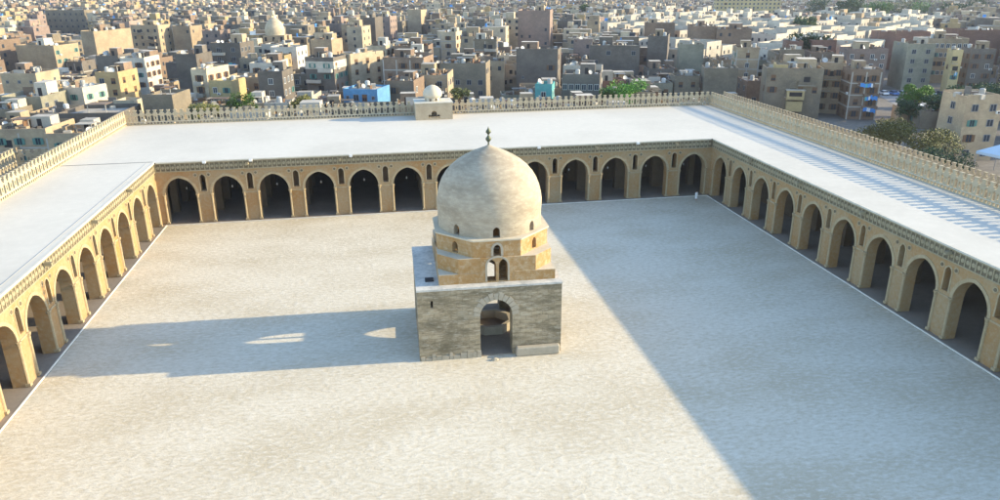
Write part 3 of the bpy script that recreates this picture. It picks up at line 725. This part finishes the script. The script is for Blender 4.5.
lmk(737,760,50,20,12,0,'tan','sandy house with columned front behind the right corner of the mosque','the columned sandy house', slabs=True, win='full')
bay_house = lmk(766,824,77,15.5,13,-3,'grey','large near block with a yellow bay balcony behind the right wall','the near block with the yellow bay', balcony=2, win='few', clutter=14)
lmk(818,846,72,17,13,-14,'tan','narrow tan house with tall window strips right of the yellow-bay block',None, win='full', balcony=2)
lmk(848,892,82,16,16,2,'brown','rounded-corner house with blue laundry hanging on its front','the laundry house', balcony=3, laundry=True, win='full', slabs=True, clutter=30)
lmk(880,930,34,20,13,0,'red','low red-brown wall-like block in front of the estate at right','the red-brown block', win='none', hut=False)
lmk(960,1003,32,22,16,0,'red','long red-brown brick block at the right edge below the trees','the long red-brown brick block', win='none', hut=False, dishes=2)
lmk(908,936,47,20,14,4,'green','tall grey-green house with three windows in a column, above the car park','the grey-green house', win='front', wk=3, cols=2)
lmk(930,968,41,21,12,-3,'tan','house with a band of small white arches below its roof, upper right',None, win='front', cols=7, wk=0)
lmk(952,966,60,17,10,-3,'yellow','narrow house with a yellow balcony above the car park',None, win='few', balcony=2)
lmk(968,1004,59,17,14,0,'slate','shaded purplish-grey house at the right edge above the treeline',None, win='rows')
lmk(848,888,52,16,12,0,'pink','pinkish house behind the laundry house',None)
lmk(964,1022,113,16,15,12,'tan','near tan house with dark windows at the right edge beyond the wall','the near tan house at the right edge', win='full', wk=3, dishes=1, hut=False)
lmk(716,782,-2,34,18,0,'yellow','long pale yellow apartment slab with rows of square windows at the top edge','the long yellow slab', win='full', wk=3, cols=16, detail=2, hut=False, balcony=0)

b = MB(); b.box((0,-.9,0), (4.4,1.8,2.4), 0); b.box((0,-1.83,.9), (3.2,.05,1.1), 1); b.box((0,-.95,2.402), (4.9,2.1,.18), 2); b.box((0,-.9,-3.1), (4.0,1.7,2.6), 0)
b.build('bay_balcony', [WM['yellow'], M_dark, WM['white']], bay_house, merge=False, loc=(.5, -5.7, 5.2))
b = MB(); b.box((-3.4,-4.2,0), (3.2,.3,1.5), 0); b.box((-5,-2.5,0), (.3,3.4,1.8), 0); b.build('roof_parapet', WM['yellow'], bay_house, merge=False, loc=(0,0,12.5))
lmk(898,916,119,3.2,7,0,'tan','low tan walled yard shed in front of the tall green tree, before the car park',None, hut=False, win='none', dishes=0, tanks=0, clutter=40)
lmk(920,938,122,3.6,8,6,'grey','low grey shed with heaped roof beside the spreading olive tree',None, hut=False, win='few', dishes=0, tanks=0, clutter=50)
lmk(941,958,117,4.2,8,-8,'brown','low brown shed immediately left of the near tan house at the right edge',None, hut=False, win='few', dishes=0, tanks=1, clutter=50)
lmk(905,930,108,3.4,6,4,'white','long pale low shed between the tall green tree and the parked cars',None, hut=False, win='none', dishes=0, tanks=0, clutter=40)
# white housing estate, upper right
rs = random.Random(21)
EST = []
e0 = (300, 330)
for j in range(-40, 60):
    for i in range(-40, 60):
        U, V = i*11.2+rs.uniform(-.3,.3), j*21+rs.uniform(-.8,.8); a_ = math.radians(34)
        X = 330+U*math.cos(a_)-V*math.sin(a_); Y = 380+U*math.sin(a_)+V*math.cos(a_)
        hh = 10+max(0, ((Vector((X,Y,0))-CAM).length-270)*.028); p = proj((X, Y, hh))
        if 598+.0*p[1] < p[0] < 940 and 9 < p[1] < 48 and (p[0] > 660 or p[1] < 36): EST.append((X, Y, p))
def est_mb(mb, x, y, rs, rot):
    w, d, h = rs.uniform(11,15), rs.uniform(11,14), rs.choice((9.5,12.5,12.5,15))
    return w, d, h
# filler houses in a jittered grid
CAND = []
def cell_rot(x, y): return math.radians(8*math.sin(x*.011+1)+7*math.cos(y*.013)-18)
row = 0; Y = 46.
while Y < 1500:
    st = 11.6 if Y < 450 else 14.
    X = -1150.+(row % 2)*5
    while X < 1500:
        x = X+rs.uniform(-1.8,1.8); y = Y+rs.uniform(-1.8,1.8); X += st
        p = proj((x, y, 12)); pb = proj((x, y, 16))
        if -40 < p[0] < 1040 and pb[1] < 150 and p[1] > -14: CAND.append((x, y, p))
    Y += st*.98; row += 1
# left strip beside the mosque
for y in range(-20, 46, 12):
    for x in range(-150, -44, 12):
        p = proj((x, y, 9)); 
        if p[0] > -40 and p[0] < 250: CAND.append((x+rs.uniform(-2,2), y+rs.uniform(-2,2), p))
for y in range(-60, 46, 15):
    for x in range(170, 300, 16):
        p = proj((x, y, 9))
        if p[0] < 1060: CAND.append((x+rs.uniform(-2,2), y+rs.uniform(-2,2), p))
CAND.sort(key=lambda c: c[2][2])
ORD = ['','second ','third ','fourth ','fifth ','sixth ','seventh ','eighth ','ninth ','tenth ','eleventh ','twelfth ','thirteenth ','fourteenth ','fifteenth ','sixteenth ','seventeenth ','eighteenth ','nineteenth ','twentieth ']
USED = {}
def describe(x, y, p, words):
    best = min(LM, key=lambda l: (l[1][0]-p[0])**2+(2*(l[1][1]-p[1]))**2)
    dx, dy = p[0]-best[1][0], p[1]-best[1][1]
    rel = ('right of' if dx > 0 else 'left of') if abs(dx) > 2*abs(dy) else ('beyond' if dy < 0 else 'in front of')
    k = (words.split(' with')[0], rel, best[0]); USED[k] = USED.get(k, 0)+1; n = USED[k]
    o = ORD[n-1] if n <= len(ORD) else 'far '
    t = '%s, %s%s %s' % (words, o, rel, best[0])
    return t if len(t.split()) <= 16 else '%s, %s%s %s' % (words.split(' with')[0], o, rel, best[0])
nh = len(HOUSES); FARC = []
left_c = ['tan','tan','grey','slate','tan','cream','brown','brown','cream','grey','grey','tan','ochre','tan','pink','white']
right_c = ['grey','grey','brown','tan','grey','pink','brown','slate','grey','tan','tan','red','green']
estn = 0
EST.sort(key=lambda e: e[2][2])
for X, Y, p in EST:
    rot = math.radians(34); w, d, h = rs.uniform(10.2,11), rs.uniform(11,13), 10+max(0,(p[2]-260)*.028)+rs.choice((-1.2,0,0,1.2))
    P = corners(X, Y, w, d, rot, -.2)
    if not free(P): continue
    reserve(P)
    if estn < 70:
        storeys = ['three','four','five','five'][0 if h < 10 else (1 if h < 13 else 2)]
        house(X, Y, w, d, h, rot, 'white', describe(X, Y, p, 'whitewashed %s-storey estate block' % storeys), rs, detail=1, win='full', dishes=0, tanks=0, clutter=2, hut=rs.random() < .2, name='estate_block', cat='apartment block', group='white housing estate blocks', parapet=1.0)
    else: FARC.append((X, Y, w, d, h, rot, 6, p[2], True))
    estn += 1
for x, y, p in CAND:
    if x > 122 and y < 64 and p[0] < 1004 and not (p[0] > 925 and y < 40 and rs.random() < .0): continue
    if 606 < p[0] < 935 and 6 < p[1] < 46 and (p[0] > 668 or p[1] < 35): continue
    rot = cell_rot(x, y)
    w, d = rs.uniform(8,12.5), rs.uniform(8,12)
    if y > 450: w *= 1.2; d *= 1.2
    h = rs.choice((8.5,10,11,12,13,14,14,16)) if p[2] > 215 else rs.choice((6.5,7,8,8.5,9.5,10))
    if y > 200 and rs.random() < .1: h = rs.uniform(14,18)
    if x < -44 and y < 46: h = rs.uniform(5,8)
    if x > 160 and y < 46: h = rs.uniform(7,10)
    # stay below the landmark fronts that stand right behind
    P = corners(x, y, w, d, rot, -.3)
    if not free(P):
        w *= .68; d *= .68; P = corners(x, y, w, d, rot, -.3)
        if not free(P): continue
    if 575 < p[0] < 1010 and p[1] < 2 and rs.random() < .45: continue
    if p[0] > 600 and p[1] < 9: h = min(h, 8.5)
    hide = False
    for pl, pr, pb, dl in VIEW:
        if p[2] < dl-4:
            while h >= 3.6:
                q0 = proj((x, y, h+1.2)); hwid = w*.62*F/q0[2]
                if q0[0]+hwid < pl or q0[0]-hwid > pr or q0[1] > pb: break
                h -= .9
            if h < 3.6: hide = True
    if hide and rs.random() < .7: continue
    h = max(h, 3.2); reserve(P)
    if len(HOUSES) < 300:
        col = rs.choice(left_c if p[0] < 520 else right_c)
        sl = rs.random() < .3; bal = rs.choice((0,0,1,2,3)) if p[2] < 330 else 0; nd = rs.choice((0,0,1,1,2)); ht = rs.random() < .55
        st = {2:'two',3:'three',4:'four',5:'five',6:'six',7:'seven',8:'eight'}[max(2,min(8,round(h/3.1)))]
        words = '%s %s-storey house with %s' % (WORD[col], st, 'rooftop room' if ht else ('roof dishes' if nd > 1 else ('balconies' if bal else 'flat roof')))
        house(x, y, w, d, h, rot, col, describe(x, y, p, words), rs, roof=rs.choice(('light','dark')), hut=ht, slabs=sl, balcony=bal, dishes=nd, tanks=rs.choice((0,0,1,1)), detail=2 if p[2] < 235 else 1, win=rs.choice(('rows','rows','few','full')), group='houses of the dense quarter', clutter=14 if p[2] < 300 else 9)
    else: FARC.append((x, y, w, d, h, rot, None, p[2], False))

# the rest of the town, beyond the three hundred nearest: one object
mb = MB(); cm = [WM[k] for k in ('grey','tan','cream','slate','brown','pink','white','ochre')]+[M_glass, M_rl, M_rd, M_white, M_cl[0], M_cl[3]]
for x, y, w, d, h, rot, cidx, dist, est in FARC:
    ci = cidx if cidx is not None else rs.choice((0,0,1,1,1,2,3,4,4,0,2,5,3,7))
    mb.box((x,y,0), (w,d,h), ci, rot, bottom=False, top_mi=6 if est else rs.choice((9,9,10)))
    c, s = math.cos(rot), math.sin(rot)
    def loc(u, v): return (x+c*u-s*v, y+s*u+c*v)
    a = loc(rs.uniform(-.25,.25)*w, rs.uniform(-.2,.25)*d); mb.box((a[0],a[1],h), (rs.uniform(2.5,5), rs.uniform(2.5,5), rs.uniform(1.5,3.4)), ci if rs.random() < .6 else rs.randrange(8), rot, bottom=False, top_mi=9)
    for k in range(4 if dist < 800 else 2):
        a = loc(rs.uniform(-.42,.42)*w, rs.uniform(-.42,.42)*d); mb.box((a[0],a[1],h), (rs.uniform(.5,2.4), rs.uniform(.5,2), rs.uniform(.5,1.7)), rs.choice((0,3,4,1,10,10,10,6,0,4,1,8,11,12,2,3)), rot+rs.random(), bottom=False)
    side = 1 if (CAM.x-x)*c+(CAM.y-y)*s > 0 else -1
    dens = .5 if not est else .65
    for (nx, ny, fw, dd) in ((0,-1,w,d/2), (side,0,d,w/2)):
        nc = max(2, int(fw/3.2)); tx, ty = (1,0) if ny else (0,1)
        for j in range(min(4, int(h/3.1))):
            z = h-3.1*(j+.5)
            for i in range(nc):
                if rs.random() > dens: continue
                u = -fw/2+(i+.5)*fw/nc; px, py = nx*(dd+.03)+tx*u, ny*(dd+.03)+ty*u; q = .65
                A = loc(px-tx*q, py-ty*q); B = loc(px+tx*q, py+ty*q)
                mb.face([(A[0],A[1],z-.7),(B[0],B[1],z-.7),(B[0],B[1],z+.7),(A[0],A[1],z+.7)], 8)
tag(mb.build('distant_houses', cm, merge=False), 'dense mass of small tan, cream and grey houses fading towards the top edge', 'houses', kind='stuff')

# the mosque with the beige dome in the left quarter
q = at(274, 40, 14); mr = thing('domed_mosque', 'old mosque with a large ribbed beige dome rising among the houses at upper left', 'mosque', (q.x, q.y+6, 0), math.radians(-4))
k_ = (Vector(mr.location)-CAM).length/F
mb = MB(); mb.box((0,0,0), (26*k_*1.1,24*k_,13), 0); mb.box((0,0,13.002), (19*k_,19*k_,2.6), 0)
for i in range(3): mb.box(((-7+7*i)*k_, -9.5*k_, 13.4), (.9,.06,1.6), 1)
for i in range(3): mb.box(((-8+8*i)*k_, -12*k_, 9), (1.4,.06,3.0), 1)
mb.build('wall', [WM['tan'], M_dark], mr, merge=False)
mb = MB(); R = 8.6*k_; mb.lathe([(R*.98,15.6),(R,16.4),(R*1.03,17.4),(R*.98,18.5),(R*.86,19.7),(R*.66,20.8),(R*.4,21.7),(R*.14,22.2),(.02,22.4)], n=32)
mb.build('dome', WM['cream'], mr, smooth=True)
mb = MB(); mb.lathe([(.08,22.3),(.08,22.8),(.25,23.1),(.06,23.4),(.02,24.0)], n=8); mb.build('finial', M_bronze, mr)
# ------------------------------------------------------------------ trees
def leafmat(name, c, c2):
    M = mat(name, c, c2, scale=.5, fine=3, fineamt=.5, rnd=.1, amt=.7); b = M.node_tree.nodes['Principled BSDF']
    b.inputs['Roughness'].default_value = .6; return M
LF = {'green': leafmat('green_leaves', (.085,.17,.03), (.04,.09,.02)), 'dark': leafmat('dark_leaves', (.035,.075,.025), (.02,.045,.02)), 'olive': leafmat('olive_leaves', (.17,.17,.055), (.09,.10,.035)), 'bright': leafmat('bright_leaves', (.12,.26,.035), (.06,.15,.03))}
M_bark = mat('bark', (.13,.09,.06), scale=2)
def tree(x, y, h, r, kind, label, n=2600, flat_=.75, leaf=.5, trunk=None, group='trees among the houses'):
    t = thing('leafy_tree', label, 'tree', (x, y, 0), random.random()*6, group); rs = random.Random(int(x*7+y*3))
    zc = h-r*flat_; trunk = trunk or max(1.2, zc-r*.4)
    mb = MB(); mb.tube((0,0,-.1), (.1,.1,trunk), .3, 7, 0, .2)
    cl = []
    for k in range(11):
        a = rs.uniform(0,2*PI); rr = r*math.sqrt(rs.random())*.75; zz = zc+rs.uniform(-.45,.6)*r*flat_
        c = (rr*math.cos(a), rr*math.sin(a), zz); cl.append((c, r*rs.uniform(.28,.5))); mb.tube((.1,.1,trunk*.9), c, .13, 5, 0, .03)
    mb.build('trunk', M_bark, t)
    mb = MB()
    for k in range(n):
        c, cr = rs.choice(cl); v = Vector((rs.gauss(0,1), rs.gauss(0,1), rs.gauss(0,.8))).normalized()*cr*rs.uniform(.55,1.08)
        p = Vector(c)+Vector((v.x, v.y, v.z*flat_)); s = leaf*rs.uniform(.5,1.1)
        a = Vector((rs.gauss(0,1), rs.gauss(0,1), rs.gauss(0,1))).normalized(); b = a.orthogonal().normalized()
        mb.face([p-a*s*.5, p+b*s*.32, p+a*s*.5, p-b*s*.32])
    mb.build('crown', LF[kind], t, merge=False); return t
def tp(px, py, z, *a, **k): q = at(px, py, z); return tree(q.x, q.y, *a, **k)
tp(628, 86, 12, 14, 4.6, 'bright', 'bright green tree showing just above the far crenellated wall right of the pavilion', n=3200)
tp(611, 90, 11, 12, 2.6, 'green', 'small bush-like tree left of the bright tree behind the far wall', n=1400)
tp(240, 102, 10, 12.6, 4.2, 'green', 'round green tree peeping over the far wall left of the small white dome', n=2600)
tp(205, 106, 10, 11, 3.4, 'olive', 'low olive-coloured tree behind the far wall below the carved cream house', n=2000)
tp(298, 101, 10, 12, 3.2, 'olive', 'yellowish low tree behind the far wall left of the blue house', n=1800)
tp(460, 96, 11, 13, 2.2, 'olive', 'narrow tree close right of the small white roof dome', n=1200)
tp(12, 120, 6, 8, 4.0, 'green', 'bushy green tree at the far left edge behind the low crenellated wall', n=2600)
tree(173.5, 54, 10.5, 4.6, 'bright', 'tall bright green tree standing at the left side of the car park', n=5200, leaf=.6)
tree(168.5, 50, 7, 3.4, 'dark', 'darker lower tree in front of the tall bright green tree', n=2600)
tree(142.5, 17.5, 8.0, 9.2, 'olive', 'wide spreading dry olive tree just behind the right crenellated wall', n=12000, flat_=.40, leaf=.45)
tree(140, 3, 5.5, 5.2, 'dark', 'low dark tree between the spreading olive tree and the boundary wall', n=3500, flat_=.5, leaf=.45)
for k, (px, py, r) in enumerate(((945,104,5),(958,101,6),(972,99,6.5),(986,98,6.5),(999,97,7))):
    tp(px, py, 6, 9+k*.4, r*.9, 'dark', 'dense dark tree, %s in the row below the car park' % ['first from the left','second from the left','third from the left','fourth from the left','last at the right edge'][k], n=3000, flat_=.6, leaf=.6, group='row of trees beside the car park')
for k, (px, py, r, kind, lb) in enumerate(((808,38,8,'dark','tall dark tree between the white estate blocks'),(803,22,7,'dark','dark tree above the tall one in the gap of the estate'),(585,8,7,'green','green tree at the left end of the white estate'),
      (865,4,11,'dark','broad dark tree clump on the skyline above the estate, left one'),(905,3,12,'dark','broad dark tree clump on the skyline at upper right'),(932,6,11,'green','green tree left of the pale blocks at the top right corner'),(958,10,9,'dark','small dark tree in front of the pale blocks at the top right corner'),(980,3,12,'dark','dark tree near the top right corner'),(880,7,9,'green','smaller green tree between the skyline clumps'),(820,4,10,'dark','dark tree right of the long yellow slab'),(846,6,8,'dark','low dark tree between the yellow slab and the skyline clump'))):
    tp(px, py, 15, 21 if k > 2 else 18, r*1.25 if k > 2 else r, kind, lb, n=1800, leaf=1.5, group='distant trees')

# ------------------------------------------------------------------ car park
mb = MB(); mb.prism([(p[0], p[1]) for p in PK], -.015, .004); tag(mb.build('car_park', M_asph), 'pale asphalt car park', kind='structure')
def car_meshes(c):
    M = flat('car_paint_'+c[0], c[1], .3); out = []
    b = MB(); L2, W2 = 2.15, .86
    prof = [(-L2,.35),(-L2,.82),(-L2+.15,.92),(-1.35,.95),(1.0,.95),(1.95,.82),(L2,.68),(L2,.35)]
    for s in (-1, 1): b.face([(u, s*W2, z) for u, z in prof])
    for p, q in zip(prof, prof[1:]+prof[:1]): b.face([(p[0],-W2,p[1]),(q[0],-W2,q[1]),(q[0],W2,q[1]),(p[0],W2,p[1])])
    out.append(('body', b.mesh('body', M, merge=True)))
    b = MB(); top = [(-1.5,.955),(-1.15,1.42),(.35,1.42),(1.0,.955)]
    for s in (-1, 1): b.face([(top[0][0],s*.8,.955),(top[1][0],s*.66,1.42),(top[2][0],s*.66,1.42),(top[3][0],s*.8,.955)], 0)
    for i in range(3): p, q = top[i], top[i+1]; a, c2 = (.8 if i == 0 else .66), (.8 if i == 2 else .66); b.face([(p[0],-a,p[1]),(q[0],-c2,q[1]),(q[0],c2,q[1]),(p[0],a,p[1])], 1 if i == 1 else 0)
    out.append(('cabin', b.mesh('cabin', [M_glass, M], merge=True)))
    return out
def wheel_mesh():
    b = MB(); b.tube((0,-.1,0), (0,.1,0), .32, 12, 0); b.tube((0,-.115,0), (0,.115,0), .18, 8, 1); return b.mesh('wheel', [M_dark, M_metal])
WH = wheel_mesh()
CC = [('white',(.75,.75,.74)), ('silver',(.45,.46,.48)), ('blue',(.10,.20,.42)), ('black',(.03,.03,.035)), ('red',(.42,.06,.05))]
CM = [car_meshes(c) for c in CC]
def car(x, y, rz, ci, label, group):
    r = thing('parked_car', label, 'car', (x, y, .006), rz, group)
    for nm, me in CM[ci]: put(nm, me, r)
    for u in (-1.35, 1.35):
        for v in (-.78, .78): put('wheel', WH, r, (u, v, .32))
rs = random.Random(5); nthw = ['first','second','third','fourth','fifth','sixth','seventh','eighth','ninth','tenth','eleventh','twelfth']
for j in range(4):
    for i in range(11):
        if rs.random() < .12: continue
        fx = (i+.6)/11.6; fy = (j+.5)/4.3
        x = (PK[0][0]*(1-fx)+PK[1][0]*fx)*(1-fy)+(PK[3][0]*(1-fx)+PK[2][0]*fx)*fy; y = (PK[0][1]*(1-fx)+PK[1][1]*fx)*(1-fy)+(PK[3][1]*(1-fx)+PK[2][1]*fx)*fy
        if (x-173)**2+(y-54)**2 < 30 or (x-169)**2+(y-80)**2 < 12: continue
        ci = rs.choice((0,0,0,1,1,2,3,4)); jj = ['nearest','second','third','farthest'][j]
        car(x, y, math.radians(80+rs.uniform(-4,4)), ci, '%s car, %s from the left in the %s row of the car park' % (CC[ci][0], nthw[i], jj), 'cars in the car park')
# long flat canopies over the car park edge
for k, (px, py) in enumerate(((948,98),(940,105))):
    q = at(px, py, 3.2); r = thing('shade_canopy', ['upper','lower'][k]+' long pale flat canopy at the right end of the car park', 'canopy', (q.x+4, q.y, 0), math.radians(-12), 'canopies of the car park')
    mb = MB(); mb.box((0,0,3.1), (24,4,.14)); mb.build('canopy_roof', M_white, r)
    for u in (-11,-4,4,11): b = MB(); b.tube((u,0,0), (u,0,3.1), .09); b.build('post', M_metal, r)
# white awning on the near cream house side
q = at(996, 150, 5); r = thing('awning_stall', 'blue-white peaked canopy stall at the right edge beside the tan house', 'stall', (q.x+1.5, q.y, 0), .2)
mb = MB(); P = [(-3,-3),(3,-3),(3,3),(-3,3)]
for i in range(4): a, b = P[i], P[(i+1)%4]; mb.face([(*a,4.4),(*b,4.4),(0,0,6.2)]); mb.face([(*a,4.4),(*b,4.4),(b[0],b[1],3.9),(a[0],a[1],3.9)])
mb.build('canopy', flat('pale_blue_canvas', (.55,.66,.74)), r)
for a in P: b = MB(); b.tube((a[0]*.97,a[1]*.97,0), (a[0]*.97,a[1]*.97,4.0), .06); b.build('post', M_metal, r)

# ------------------------------------------------------------------ a visitor
def person(x, y, rz):
    r = thing('person', 'person in white standing alone in the shade near the far right corner of the courtyard', 'person', (x, y, .004), rz)
    V = [(0,0,.95),(0,0,1.2),(0,0,1.42),(0,0,1.52),(0,.0,1.64),(.1,0,.9),(.11,.02,.5),(.11,0,.08),(.11,-.16,.04),(-.1,0,.9),(-.12,-.06,.5),(-.12,.02,.08),(-.12,-.14,.04),(.19,0,1.4),(.25,.02,1.12),(.23,-.08,.86),(-.19,0,1.4),(-.25,.02,1.12),(-.23,-.08,.86)]
    Eg = [(0,1),(1,2),(2,3),(3,4),(0,5),(5,6),(6,7),(7,8),(0,9),(9,10),(10,11),(11,12),(2,13),(13,14),(14,15),(2,16),(16,17),(17,18)]
    R = [.15,.15,.14,.06,.1,.09,.07,.045,.04,.09,.07,.045,.04,.06,.045,.035,.06,.045,.035]
    me = bpy.data.meshes.new('body'); me.from_pydata(V, Eg, []); o = put('body', me, r); me.materials.append(flat('skin', (.32,.19,.12)))
    md = o.modifiers.new('skin', 'SKIN'); 
    for i, rr in enumerate(R): me.skin_vertices[0].data[i].radius = (rr, rr*.8)
    me.skin_vertices[0].data[0].use_root = True; o.modifiers.new('sub', 'SUBSURF').render_levels = 2
    mb = MB(); mb.lathe([(.27,.35),(.24,.7),(.2,.98),(.21,1.2),(.22,1.38),(.12,1.47),(.08,1.49)], n=14); q = mb.build('robe', flat('white_cloth', (.82,.82,.80)), r, smooth=True); q.scale = (1,.75,1)
    for s in (-1, 1): mb = MB(); mb.tube((s*.2,0,1.4), (s*.26,.02,1.1), .075, 8, 0, .07); mb.tube((s*.26,.02,1.12), (s*.24,-.07,.92), .07, 8, 0, .06); mb.build('sleeve', q.data.materials[0], r)
    mb = MB(); mb.lathe([(.115,1.64),(.12,1.7),(.09,1.77),(.01,1.8)], n=10); mb.build('hair', flat('dark_hair', (.03,.02,.015)), r, smooth=True)
person(87.6, -3.2, .4)

# ------------------------------------------------------------------ thin dusty air
mb = MB(); mb.box((60, 640, -1.2), (3600, 2200, 62)); hz = mb.build('haze', None); hz.data.materials.clear()
HM = bpy.data.materials.new('dusty_air'); HM.use_nodes = True; t = HM.node_tree; t.nodes.clear()
ho = t.nodes.new('ShaderNodeOutputMaterial'); hv = t.nodes.new('ShaderNodeVolumePrincipled'); hv.inputs['Color'].default_value = (.80,.86,1,1); hv.inputs['Density'].default_value = .00010; hv.inputs['Anisotropy'].default_value = .2
t.links.new(hv.outputs[0], ho.inputs['Volume']); hz.data.materials.append(HM); tag(hz, 'thin pale haze over the town', kind='stuff')
